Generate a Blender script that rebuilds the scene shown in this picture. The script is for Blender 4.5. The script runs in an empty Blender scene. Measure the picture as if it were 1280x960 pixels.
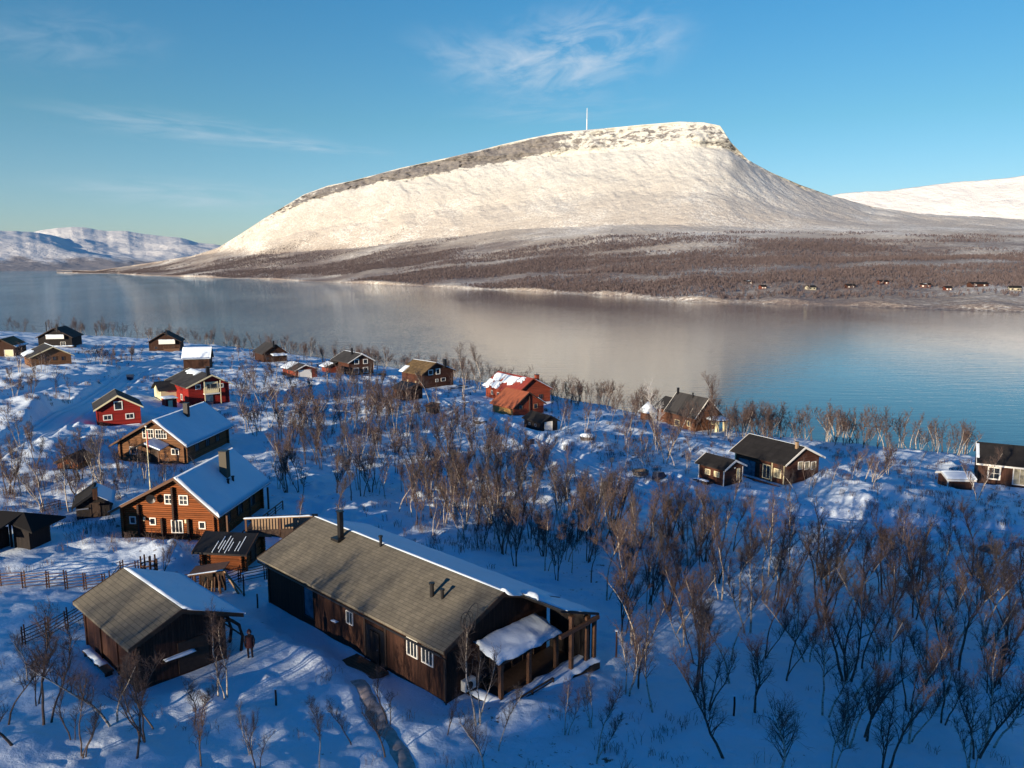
import bpy, math, random
import numpy as np
from mathutils import Vector
random.seed(7)
R_=math.radians
C=bpy.context.scene.collection
# ------------------------------------------------------------------ measured camera and pixel helpers
F=960.0; CAMZ=24.0; PITCH=math.radians(8.76); LAKE=-15.0
CP,SP=math.cos(PITCH),math.sin(PITCH)
SUN_EL=10.2; SUN_AZ=37.0                       # light travels towards azimuth 37 deg right of the view
SD=np.array([math.sin(R_(SUN_AZ)),math.cos(R_(SUN_AZ))]); TE=math.tan(R_(SUN_EL))
def pdir(px,py):
    a=(px-640.0)/F; b=-(py-480.0)/F
    return np.array([a, CP+b*SP, -SP+b*CP])
def project(P):
    P=np.asarray(P,float); d=P-np.array([0,0,CAMZ])
    x=d[...,0]; y=d[...,1]*SP+d[...,2]*CP; w=d[...,1]*CP-d[...,2]*SP
    return np.stack([640+F*x/w, 480-F*y/w],-1)
def onz(px,py,z):
    d=pdir(px,py); t=(z-CAMZ)/d[2]; return (d[0]*t,d[1]*t)
SHORE_PX=[(-150,412),(0,418),(100,422),(200,428),(300,438),(400,450),(500,464),(600,480),(700,499),(800,519),(900,538),(1000,552),(1100,563),(1200,573),(1280,582),(1450,600)]
SHORE=np.array([(-1500,1150),(-800,800)]+[onz(px,py,LAKE) for px,py in SHORE_PX]+[(260,20),(500,-150),(1200,-600)],float)
def poly_dist(x,y,P):
    best=np.full(x.shape,1e9); sg=np.ones(x.shape)
    for (ax,ay),(bx,by) in zip(P[:-1],P[1:]):
        ex,ey=bx-ax,by-ay; l2=ex*ex+ey*ey
        t=np.clip(((x-ax)*ex+(y-ay)*ey)/l2,0,1)
        dx,dy=x-ax-t*ex,y-ay-t*ey; d=np.hypot(dx,dy)
        cr=ex*dy-ey*dx
        m=d<best-1e-9; best=np.where(m,d,best); sg=np.where(m,np.where(cr<0,1.0,-1.0),sg)
    return best,sg
def shore_dist(x,y):
    b,s=poly_dist(np.asarray(x,float),np.asarray(y,float),SHORE); return b*s
def sstep(a,b,v):
    t=np.clip((v-a)/(b-a),0,1); return t*t*(3-2*t)
def zbase(x,y):
    s=shore_dist(x,y); sp=np.maximum(s,0)
    z=LAKE+2.2*(1-np.exp(-sp/6))+0.09*np.minimum(sp,330)
    return np.where(s<0,LAKE+np.maximum(s*0.15,-4)-0.02,z)
def ground(px,py,zf=None,dz=0.0):
    zf=zf or zfast
    d=pdir(px,py); ts=np.geomspace(15.0,1200.0,500); X=d[0]*ts; Y=d[1]*ts; Z=CAMZ+d[2]*ts
    g=zf(X,Y)+dz; k=int(np.argmax(Z<g))
    if k==0: k=len(ts)-1
    a,b=ts[k-1],ts[k]
    tt=np.linspace(a,b,60); Z=CAMZ+d[2]*tt; g=zf(d[0]*tt,d[1]*tt)+dz; k=max(1,int(np.argmax(Z<g)))
    b=tt[k]
    return float(d[0]*b),float(d[1]*b),float(CAMZ+d[2]*b)
# ------------------------------------------------------------------ noise
_rs=np.random.RandomState(11); _T=_rs.rand(256,256)
def vnoise(x,y):
    xi=np.floor(x).astype(int); yi=np.floor(y).astype(int); fx=x-xi; fy=y-yi
    fx=fx*fx*(3-2*fx); fy=fy*fy*(3-2*fy)
    g=lambda i,j:_T[i&255,j&255]
    return (g(xi,yi)*(1-fx)+g(xi+1,yi)*fx)*(1-fy)+(g(xi,yi+1)*(1-fx)+g(xi+1,yi+1)*fx)*fy-.5
def fbm(x,y,o=4,g=.5):
    r=0;a=1.0
    for k in range(o):
        r=r+a*vnoise(x+17.3*k,y-9.1*k); x=x*2.03; y=y*2.03; a*=g
    return r
# ------------------------------------------------------------------ fitted buildings: cx,cy,rot,L,W,h,rise,ridge offset,dz
FIT={"long": [-7.738,49.412,-0.753,19.251,8.538,3.496,1.687,-0.084,0.069],"barn":[-22.0,44.4,-0.754,8.0,5.2,2.86,1.10,-0.04,-0.30],
"log":[-31.389,73.607,-1.667,10.045,9.019,3.057,3.008,1.149,-0.512],"lodge":[-47.005,105.099,-1.662,12.212,9.039,2.809,3.01,0.701,-0.054],
"red":[-65.265,124.99,-1.049,6.516,6.327,2.98,1.916,-0.043,0.039],"redbalc":[-64.157,155.22,-0.865,12.313,7.958,3.965,1.91,0.521,0.132],
"whiteroof":[-91.866,223.125,-2.933,7.084,4.927,3.249,2.674,-0.237,0.2],"h8":[-132.455,293.387,-1.294,9.78,10.924,3.492,3.304,-0.063,0.335],
"h9":[-167.389,283.808,-1.391,9.84,11.241,3.572,3.179,0.088,0.216],"h10":[-124.341,204.312,-0.857,10.281,9.177,2.77,2.302,0.467,0.32],
"h11":[-151.632,229.336,-1.332,8.95,7.509,2.949,2.104,0.289,0.079],"h12":[-85.021,268.514,-0.961,10.292,7.915,3.125,2.819,0.318,0.235],
"garage":[-60.695,217.548,-0.908,9.31,6.371,2.433,1.31,-0.268,0.084],"h14":[-50.016,239.578,-0.888,10.833,8.467,4.149,2.268,0.107,0.083],
"h15":[-23.955,215.919,-0.818,9.642,10.915,4.148,2.625,-0.992,0.249],"h16":[-25.098,182.558,-0.787,5.29,4.776,2.589,1.163,0.601,0.127],
"redbig":[1.452,196.527,-0.984,15.043,9.974,3.214,3.049,-0.762,0.261],"redroof":[1.387,171.173,-0.915,7.756,8.574,2.172,2.842,-0.234,0.167],
"blackshed":[5.686,149.417,-0.979,5.818,3.926,1.979,1.066,0.049,-0.021],"dark":[40.285,167.876,-1.089,9.126,6.786,3.522,3.445,-0.332,0.161],
"brown":[39.958,113.021,-1.023,9.288,7.557,3.319,1.87,-0.214,0.126],"bshed":[29.638,106.051,-0.96,4.612,3.919,2.477,0.932,-0.073,0.141],
"righth":[77.862,117.735,-0.493,7.9,8.2,3.475,2.079,0.188,-0.04],"carport":[65.322,109.7,-0.1,3.481,3.2,1.6,.5,0,0.036],
"opensh":[-42.572,63.123,-0.247,3.477,2.918,2.158,1.172,-0.006,0.059],"hut":[-41.491,73.606,-1.149,3.55,2.871,1.423,0.94,-0.007,-0.104],
"aitta":[-23.133,60.858,-0.129,3.488,3.477,1.671,0.747,-0.065,0.008],"orange":[-54.071,92.334,-1.581,3.016,2.49,0.955,0.742,0.195,-0.022]}
BASEZ={k:float(zbase(np.array([v[0]]),np.array([v[1]]))[0])+v[8] for k,v in FIT.items()}
# ------------------------------------------------------------------ terrain
def gp0(px,py): return ground(px,py,zbase)[:2]
ROADS=[ (2.6,[(-60,590),(0,562),(60,538),(110,508),(150,480),(175,462),(215,450)]),
        (2.2,[(-40,508),(60,488),(130,478),(200,470),(240,462)]),
        (2.4,[(560,500),(610,528),(660,552),(720,580),(770,602),(830,622),(900,640),(1000,653),(1140,664),(1300,674)]),
        (1.8,[(480,470),(540,492),(590,512),(620,532)]),
        (1.5,[(760,600),(830,600),(890,612),(960,622),(1010,640)])]
ROADW=[(w,np.array([gp0(*p) for p in P])) for w,P in ROADS]
PATHW=np.array([gp0(*p) for p in [(447,846),(462,873),(478,900),(495,925),(507,950),(515,985)]])
MOUNDS=[(1078,642,2.2,.75),(1110,632,1.6,.5),(600,527,1.6,.7),(800,590,1.0,.4),(45,545,2.0,.5),(60,565,2.3,.5),(655,590,1.2,.4),(700,600,1.6,.5),(745,612,1.3,.4),
 (352,595,1.0,.4),(385,605,1.1,.4),(430,489,2.2,.6),(125,440,4,1.0),(1185,585,2.2,.8),(1165,600,1.5,.6),(1030,610,2.0,.7),(1050,600,2,.6),(1230,700,1.4,.4),(728,745,1.0,.3),
 (665,890,1.6,.5),(585,893,1.2,.35),(500,840,1.3,.3),(480,855,1.2,.35),(25,930,1.2,.4),(70,870,1.5,.35),(250,870,1.4,.4),(310,900,1.2,.4),(215,690,1.6,.5),(235,700,1.5,.45),(190,690,1.4,.4),(228,725,.6,.35),(395,815,1.2,.25),(410,825,1.2,.25),(1115,628,9,1.8),(1055,625,5,.8),(1060,645,7,1.3),(1262,668,7,.5),(1090,602,8,1.4),(1120,590,5,.7),(1040,606,5,.9),(60,522,12,1.9),(30,566,9,1.3),(110,468,14,2.2),(40,482,14,2.0),(10,520,12,1.6),(215,470,9,1.2),(380,484,9,1.5),(435,489,8,1.4),(320,470,9,1.3),(560,522,8,1.4),(620,536,7,1.1),(735,562,8,1.4),(795,602,6,1.0),(760,540,9,1.6),(700,552,7,1.2),(880,562,7,1.2),(850,600,5,.8),(350,520,8,1.1),(120,600,5,.8),(480,540,8,1.0),(100,700,3.5,.5),(210,700,3,.7),(60,655,4,.4),(700,420,1,.1)]  # broad mounds are added so their sun-facing slopes look lit
MOUNDW=[(gp0(a,b),r,h) for a,b,r,h in MOUNDS]
def ridge_bump(x,y):
    t=x*SD[0]+y*SD[1]; c=x*SD[1]-y*SD[0]
    return t,c
def ztrue(x,y):
    x=np.asarray(x,float); y=np.asarray(y,float)
    z=zbase(x,y); s=shore_dist(x,y); inl=sstep(0,8,s)
    t,c=ridge_bump(x,y)
    A=2.0+12.0*sstep(-74,-46,c)+9.5*sstep(-31,-8,c)
    z=z+A*np.exp(-((t+165)/55.0)**2)*sstep(0,60,s)
    rough=.6*fbm(x/19,y/19,3)+(.36+.25*sstep(55,90,np.hypot(x,y)))*fbm(x/4.1+5,y/4.1,4,.55)
    rough+=.16*np.abs(fbm(x/1.3+50,y/1.3,2))
    d2=np.hypot(x,y)
    near=1.0
    lump=np.maximum(0,fbm(x/2.2+90,y/2.2+30,2)-.18)*1.1*sstep(-.1,.25,fbm(x/28+3,y/28+8,2))
    rough=rough+lump*sstep(40,75,d2)
    rw=np.zeros_like(z); berm=np.zeros_like(z)
    for w,P in ROADW:
        d,_=poly_dist(x,y,P)
        rw=np.maximum(rw,1-sstep(w*.8,w*1.7,d)); berm=np.maximum(berm,np.exp(-((d-w*1.35)/.55)**2))
    z=z+rough*inl*(1-.85*rw)-.12*rw*inl+berm*(.34+.35*fbm(x/1.5,y/1.5,2))*(1-rw*.3)*inl
    d,_=poly_dist(x,y,PATHW); pw=1-sstep(.35,.9,d); z=z-.16*pw
    for (mx,my),r,h in MOUNDW:
        k=(np.abs(x-mx)<3*r)&(np.abs(y-my)<3*r)
        if not k.any(): continue
        xx,yy=x[k],y[k]; q=(xx-mx)**2+(yy-my)**2; nz=(1+.6*fbm(xx*1.3,yy*1.3,2)) if r<3 else (1+.5*fbm(xx/5,yy/5,3))*(1-.75*rw[k]); z[k]+=h*np.exp(-q/(r*r))*nz
    for k,v in FIT.items():
        cx,cy,rot,L,W=v[:5]; cc,ss=math.cos(rot),math.sin(rot)
        lx=cc*(x-cx)+ss*(y-cy); ly=-ss*(x-cx)+cc*(y-cy)
        kk=(np.abs(lx)<L/2+4)&(np.abs(ly)<W/2+4)
        if not kk.any(): continue
        lx,ly=lx[kk],ly[kk]; ex=np.maximum(np.abs(lx)-L/2,0); ey=np.maximum(np.abs(ly)-W/2,0); q=np.hypot(ex,ey)
        wgt=1-sstep(.3,3.5,q)
        z[kk]=z[kk]*(1-wgt)+(BASEZ[k]+.12*fbm(x[kk]/1.7,y[kk]/1.7,2))*wgt
    return z
RX=np.arange(-340,270,.6); RY=np.arange(-10,490,.6)
_gx,_gy=np.meshgrid(RX,RY,indexing='ij'); RZ=ztrue(_gx.ravel(),_gy.ravel()).reshape(_gx.shape)
def zfast(x,y):
    u=(np.asarray(x,float)+340)/.6; v=(np.asarray(y,float)+10)/.6; i=np.clip(np.floor(u).astype(int),0,len(RX)-2); j=np.clip(np.floor(v).astype(int),0,len(RY)-2); a=np.clip(u-i,0,1); b=np.clip(v-j,0,1)
    return (RZ[i,j]*(1-a)+RZ[i+1,j]*a)*(1-b)+(RZ[i,j+1]*(1-a)+RZ[i+1,j+1]*a)*b
def zt(x,y):
    if -339<x<268 and -9<y<488: return float(zfast(x,y))
    return float(ztrue(np.array([x]),np.array([y]))[0])
# ------------------------------------------------------------------ object helpers
def tag(o,label=None,cat=None,group=None,kind=None):
    if label: o['label']=label
    if cat: o['category']=cat
    if group: o['group']=group
    if kind: o['kind']=kind
    return o
def empty(name,loc,rz=0,label=None,cat=None,group=None):
    o=bpy.data.objects.new(name,None); C.objects.link(o); o.location=loc; o.rotation_euler=(0,0,rz)
    o.empty_display_size=.3
    return tag(o,label,cat,group)
class MB:
    def __init__(s): s.v=[]; s.f=[]
    def add(s,v,f):
        n=len(s.v); s.v+= [tuple(p) for p in v]; s.f+=[tuple(i+n for i in q) for q in f]; return s
    def box(s,x0,x1,y0,y1,z0,z1):
        v=[(x,y,z) for x in(x0,x1) for y in(y0,y1) for z in(z0,z1)]
        return s.add(v,[(0,1,3,2),(4,6,7,5),(0,4,5,1),(2,3,7,6),(0,2,6,4),(1,5,7,3)])
    def hexa(s,a,b):   # two quads a (bottom) b (top), same order
        return s.add(list(a)+list(b),[(3,2,1,0),(4,5,6,7),(0,1,5,4),(1,2,6,5),(2,3,7,6),(3,0,4,7)])
    def tube(s,pts,rad,n=6,cap=True):
        pts=[Vector(p) for p in pts]
        if not hasattr(rad,'__len__'): rad=[rad]*len(pts)
        rings=[]; V=[]
        for i,p in enumerate(pts):
            t=(pts[min(i+1,len(pts)-1)]-pts[max(i-1,0)]).normalized()
            up=Vector((0,0,1)) if abs(t.z)<.9 else Vector((1,0,0))
            a=t.cross(up).normalized(); b=t.cross(a)
            for k in range(n):
                w=2*math.pi*k/n; V.append(p+rad[i]*(math.cos(w)*a+math.sin(w)*b))
        Fc=[(i*n+k,i*n+(k+1)%n,(i+1)*n+(k+1)%n,(i+1)*n+k) for i in range(len(pts)-1) for k in range(n)]
        if cap: Fc+= [tuple(range(n-1,-1,-1)),tuple(range((len(pts)-1)*n,len(pts)*n))]
        return s.add(V,Fc)
    def build(s,name,mat,parent=None,smooth=False):
        me=bpy.data.meshes.new(name); me.from_pydata(s.v,[],s.f); me.update()
        if mat: me.materials.append(mat)
        if smooth: me.polygons.foreach_set('use_smooth',[True]*len(me.polygons))
        o=bpy.data.objects.new(name,me); C.objects.link(o)
        if parent: o.parent=parent
        return o
def npmesh(name,V,Fq,mat,smooth=True,parent=None):
    V=np.asarray(V,np.float32); Fq=np.asarray(Fq,np.int32); k=Fq.shape[1]
    me=bpy.data.meshes.new(name); me.vertices.add(len(V)); me.vertices.foreach_set('co',V.ravel())
    me.loops.add(Fq.size); me.loops.foreach_set('vertex_index',Fq.ravel())
    me.polygons.add(len(Fq)); me.polygons.foreach_set('loop_start',np.arange(0,Fq.size,k,dtype=np.int32))
    try: me.polygons.foreach_set('loop_total',np.full(len(Fq),k,np.int32))
    except Exception: pass
    me.polygons.foreach_set('use_smooth',np.full(len(Fq),smooth,bool))
    me.update(calc_edges=True); me.validate()
    if mat: me.materials.append(mat)
    o=bpy.data.objects.new(name,me); C.objects.link(o)
    if parent: o.parent=parent
    return o
def gridfaces(nr,nc,wrap=False):
    i,j=np.meshgrid(np.arange(nr-1),np.arange(nc if wrap else nc-1),indexing='ij'); j2=(j+1)%nc
    return np.stack([i*nc+j,i*nc+j2,(i+1)*nc+j2,(i+1)*nc+j],-1).reshape(-1,4)
# ------------------------------------------------------------------ materials
def newmat(name):
    m=bpy.data.materials.new(name); m.use_nodes=True; nt=m.node_tree; b=nt.nodes['Principled BSDF']
    return m,nt,b
def N(nt,t,**k):
    n=nt.nodes.new(t)
    for a,v in k.items():
        if a in n.inputs: n.inputs[a].default_value=v
        else: setattr(n,a,v)
    return n
def ramp(nt,fac,stops):
    r=nt.nodes.new('ShaderNodeValToRGB'); e=r.color_ramp.elements
    while len(e)<len(stops): e.new(.5)
    for q,(p,c) in zip(e,stops): q.position=p; q.color=(*c,1) if len(c)==3 else c
    nt.links.new(fac,r.inputs[0]); return r
def mixc(nt,fac,a,b,mode='MIX'):
    m=nt.nodes.new('ShaderNodeMix'); m.data_type='RGBA'; m.blend_type=mode
    for s,v in ((m.inputs[0],fac),(m.inputs[6],a),(m.inputs[7],b)):
        if hasattr(v,'links') or isinstance(v,bpy.types.NodeSocket): nt.links.new(v,s)
        else: s.default_value=(*v,1) if hasattr(v,'__len__') and len(v)==3 else v
    return m.outputs[2]
def coords(nt,kind='Object',scale=(1,1,1),rot=(0,0,0)):
    t=nt.nodes.new('ShaderNodeTexCoord'); m=nt.nodes.new('ShaderNodeMapping'); m.inputs['Scale'].default_value=scale; m.inputs['Rotation'].default_value=rot
    nt.links.new(t.outputs[kind],m.inputs[0]); return m.outputs[0]
def noise(nt,vec,scale,detail=4,rough=.55,dist=0):
    n=nt.nodes.new('ShaderNodeTexNoise'); n.inputs['Scale'].default_value=scale; n.inputs['Detail'].default_value=detail; n.inputs['Roughness'].default_value=rough; n.inputs['Distortion'].default_value=dist
    if vec is not None: nt.links.new(vec,n.inputs['Vector'])
    return n.outputs['Fac']
def bump(nt,b,h,strength,dist):
    n=nt.nodes.new('ShaderNodeBump'); n.inputs['Strength'].default_value=strength; n.inputs['Distance'].default_value=dist
    nt.links.new(h,n.inputs['Height']); nt.links.new(n.outputs[0],b.inputs['Normal']); return n
def simple(name,col,rough=.7,var=.25,scale=6,metal=0,bs=.3,stretch=(1,1,1),spec=.3):
    m,nt,b=newmat(name); v=coords(nt,'Object',stretch); n=noise(nt,v,scale,5,.6)
    r=ramp(nt,n,[(.25,tuple(c*(1-var) for c in col)),(.75,tuple(min(1,c*(1+var)) for c in col))])
    nt.links.new(r.outputs[0],b.inputs['Base Color']); b.inputs['Roughness'].default_value=rough; b.inputs['Metallic'].default_value=metal
    b.inputs['Specular IOR Level'].default_value=spec
    if bs: bump(nt,b,n,bs,.03)
    return m
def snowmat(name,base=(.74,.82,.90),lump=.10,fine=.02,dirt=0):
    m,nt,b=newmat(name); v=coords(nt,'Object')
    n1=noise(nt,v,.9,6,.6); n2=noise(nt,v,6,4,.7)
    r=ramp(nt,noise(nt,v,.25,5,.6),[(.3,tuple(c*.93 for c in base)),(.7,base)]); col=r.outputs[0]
    if dirt:
        d=ramp(nt,noise(nt,v,2.3,6,.7),[(.62,(0,0,0)),(.72,(1,1,1))]); col=mixc(nt,d.outputs[0],col,(.16,.11,.08))
        mm=nt.nodes.new('ShaderNodeMath')
    nt.links.new(col,b.inputs['Base Color'])
    b.inputs['Roughness'].default_value=.55; b.inputs['Specular IOR Level'].default_value=.15
    b1=N(nt,'ShaderNodeBump',Strength=1.0,Distance=lump); nt.links.new(n1,b1.inputs['Height'])
    b2=N(nt,'ShaderNodeBump',Strength=1.0,Distance=fine); nt.links.new(n2,b2.inputs['Height']); nt.links.new(b1.outputs[0],b2.inputs['Normal'])
    nt.links.new(b2.outputs[0],b.inputs['Normal']); return m
def boardmat(name,col,vertical=True,width=.14,var=.35):
    m,nt,b=newmat(name)
    t=nt.nodes.new('ShaderNodeTexCoord'); sx=nt.nodes.new('ShaderNodeSeparateXYZ'); nt.links.new(t.outputs['Object'],sx.inputs[0])
    ad=N(nt,'ShaderNodeMath',operation='ADD'); nt.links.new(sx.outputs[0],ad.inputs[0]); nt.links.new(sx.outputs[1],ad.inputs[1])
    src=ad.outputs[0] if vertical else sx.outputs[2]
    dv=N(nt,'ShaderNodeMath',operation='DIVIDE'); nt.links.new(src,dv.inputs[0]); dv.inputs[1].default_value=width
    fr=N(nt,'ShaderNodeMath',operation='FRACT'); nt.links.new(dv.outputs[0],fr.inputs[0])
    fl=N(nt,'ShaderNodeMath',operation='FLOOR'); nt.links.new(dv.outputs[0],fl.inputs[0])
    wn=nt.nodes.new('ShaderNodeTexWhiteNoise'); wn.noise_dimensions='1D'; nt.links.new(fl.outputs[0],wn.inputs['W'])
    g=ramp(nt,fr.outputs[0],[(0,(.3,.3,.3)),(.09,(1,1,1)),(.91,(1,1,1)),(1,(.3,.3,.3))]) 
    nz=noise(nt,coords(nt,'Object',(8,8,.8) if vertical else (.8,.8,8)),1.6,6,.65)
    c1=ramp(nt,nz,[(.25,tuple(c*(1-var) for c in col)),(.8,tuple(c*(1+var) for c in col))]).outputs[0]
    c2=ramp(nt,wn.outputs['Value'],[(0,(.72,.72,.72)),(1,(1.15,1.1,1.05))]).outputs[0]
    c3=mixc(nt,1.0,c1,c2,'MULTIPLY'); c4=mixc(nt,1.0,c3,g.outputs[0],'MULTIPLY')
    nt.links.new(c4,b.inputs['Base Color']); b.inputs['Roughness'].default_value=.8; b.inputs['Specular IOR Level'].default_value=.2
    bump(nt,b,g.outputs[0],.8,.02); return m
def shinglemat(name,col,rowh=.32,bw=.9,var=.3):
    m,nt,b=newmat(name); v=coords(nt,'UV')
    br=N(nt,'ShaderNodeTexBrick'); nt.links.new(v,br.inputs['Vector']); br.inputs['Scale'].default_value=1
    br.inputs['Brick Width'].default_value=bw; br.inputs['Row Height'].default_value=rowh; br.inputs['Mortar Size'].default_value=.012; br.inputs['Bias'].default_value=-.1
    br.inputs['Color1'].default_value=(*[c*(1-var) for c in col],1); br.inputs['Color2'].default_value=(*[c*(1+var*.6) for c in col],1); br.inputs['Mortar'].default_value=(*[c*.6 for c in col],1)
    n=noise(nt,v,1.1,6,.7); r=ramp(nt,n,[(.28,(.6,.6,.62)),(.5,(.98,.97,.95)),(.75,(1.15,1.13,1.08))])
    nt.links.new(mixc(nt,1.0,br.outputs['Color'],r.outputs[0],'MULTIPLY'),b.inputs['Base Color'])
    b.inputs['Roughness'].default_value=.85; b.inputs['Specular IOR Level'].default_value=.2
    bump(nt,b,br.outputs['Fac'],-.4,.02); return m
def ribmat(name,col,width=.3,rough=.45):
    m,nt,b=newmat(name); t=nt.nodes.new('ShaderNodeTexCoord'); sx=nt.nodes.new('ShaderNodeSeparateXYZ'); nt.links.new(t.outputs['UV'],sx.inputs[0])
    dv=N(nt,'ShaderNodeMath',operation='DIVIDE'); nt.links.new(sx.outputs[0],dv.inputs[0]); dv.inputs[1].default_value=width
    fr=N(nt,'ShaderNodeMath',operation='FRACT'); nt.links.new(dv.outputs[0],fr.inputs[0])
    g=ramp(nt,fr.outputs[0],[(0,(1,1,1)),(.12,(0,0,0)),(.88,(0,0,0)),(1,(1,1,1))])
    n=noise(nt,coords(nt,'UV'),1.5,5,.6); r=ramp(nt,n,[(.3,tuple(c*.75 for c in col)),(.7,tuple(c*1.25 for c in col))])
    nt.links.new(r.outputs[0],b.inputs['Base Color']); b.inputs['Roughness'].default_value=rough; bump(nt,b,g.outputs[0],.9,.03); return m
M={}
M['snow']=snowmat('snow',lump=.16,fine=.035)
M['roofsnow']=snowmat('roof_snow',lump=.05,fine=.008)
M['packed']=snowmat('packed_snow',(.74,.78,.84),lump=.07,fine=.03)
M['dirt']=simple('trodden_dirt_snow',(.42,.34,.30),.9,.45,3,bs=.8)
M['logs']=boardmat('orange_log',(.24,.075,.024),False,.2,.3)
M['logs_dim']=boardmat('grey_brown_log',(.20,.10,.05),False,.2,.3)
M['logs_dk']=boardmat('dark_log',(.11,.05,.03),False,.2,.35)
M['endgrain']=simple('log_end_dark',(.035,.02,.015),.8)
M['brownb']=boardmat('brown_boards',(.055,.025,.016),True,.14,.45)
M['brownh']=boardmat('brown_log_boards',(.08,.032,.02),False,.18,.4)
M['oldbr']=boardmat('weathered_boards',(.07,.032,.022),True,.18,.5)
M['redb']=boardmat('red_boards',(.27,.020,.015),False,.16,.12)
M['redlog']=boardmat('red_brown_log',(.24,.05,.025),False,.2,.25)
M['yellow']=boardmat('ochre_boards',(.42,.25,.09),True,.14,.2)
M['blackb']=boardmat('black_boards',(.022,.018,.018),True,.14,.4)
M['white']=simple('white_paint',(.78,.74,.66),.5,.05,3,bs=0)
M['cream']=simple('cream_paint',(.72,.62,.38),.6,.08,3,bs=0)
M['dwood']=simple('dark_trim',(.05,.03,.02),.7,.3,4)
M['mwood']=simple('brown_trim',(.11,.055,.032),.7,.3,4,stretch=(1,1,4))
M['pwood']=simple('pale_wood',(.29,.19,.11),.7,.3,4,stretch=(1,1,4))
M['shingle']=shinglemat('grey_brown_shingle',(.165,.145,.112),.15,.42,.13)
M['shingle2']=shinglemat('brown_shingle',(.15,.10,.05))
M['blackroof']=shinglemat('black_felt_roof',(.022,.02,.02),.5,1.0,.2)
M['darkroof']=shinglemat('dark_grey_roof',(.05,.047,.047),.5,1.0,.25)
M['redroof2']=ribmat('orange_brown_tiles',(.30,.085,.035),.22,.6)
M['redroof']=ribmat('orange_red_tiles',(.27,.04,.022),.22,.6)
M['metal']=simple('dark_metal',(.035,.033,.033),.4,.2,5,metal=.6,bs=0)
M['steel']=simple('light_steel',(.5,.5,.5),.35,.1,5,metal=.8,bs=0)
M['concrete']=simple('concrete',(.25,.24,.23),.9,.2,3)
M['rock']=simple('rock',(.14,.12,.11),.9,.4,1.5,bs=.8)
M['binblue']=simple('blue_black_plastic',(.02,.03,.06),.4,.1,3,bs=0)
M['acwhite']=simple('heat_pump_white',(.62,.62,.58),.5,.08,5,bs=0)
def glassmat(name,col,rough=.08):
    m,nt,b=newmat(name); v=coords(nt,'Object'); r=ramp(nt,noise(nt,v,1.3,2),[(.35,tuple(c*.5 for c in col)),(.65,tuple(c*1.4 for c in col))])
    nt.links.new(r.outputs[0],b.inputs['Base Color']); b.inputs['Roughness'].default_value=rough; b.inputs['Specular IOR Level'].default_value=.8; return m
M['glass']=glassmat('dark_glass',(.02,.025,.03)); M['curtain_lit']=glassmat('curtained_glass_lit',(.36,.31,.2),.2); M['blueglass']=glassmat('blue_glass',(.05,.09,.13),.05)  # pale curtained panes carry a lit, reflecting look in their colour
M['red']=simple('red_cloth',(.5,.02,.02),.8,.1,3,bs=0)
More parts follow.
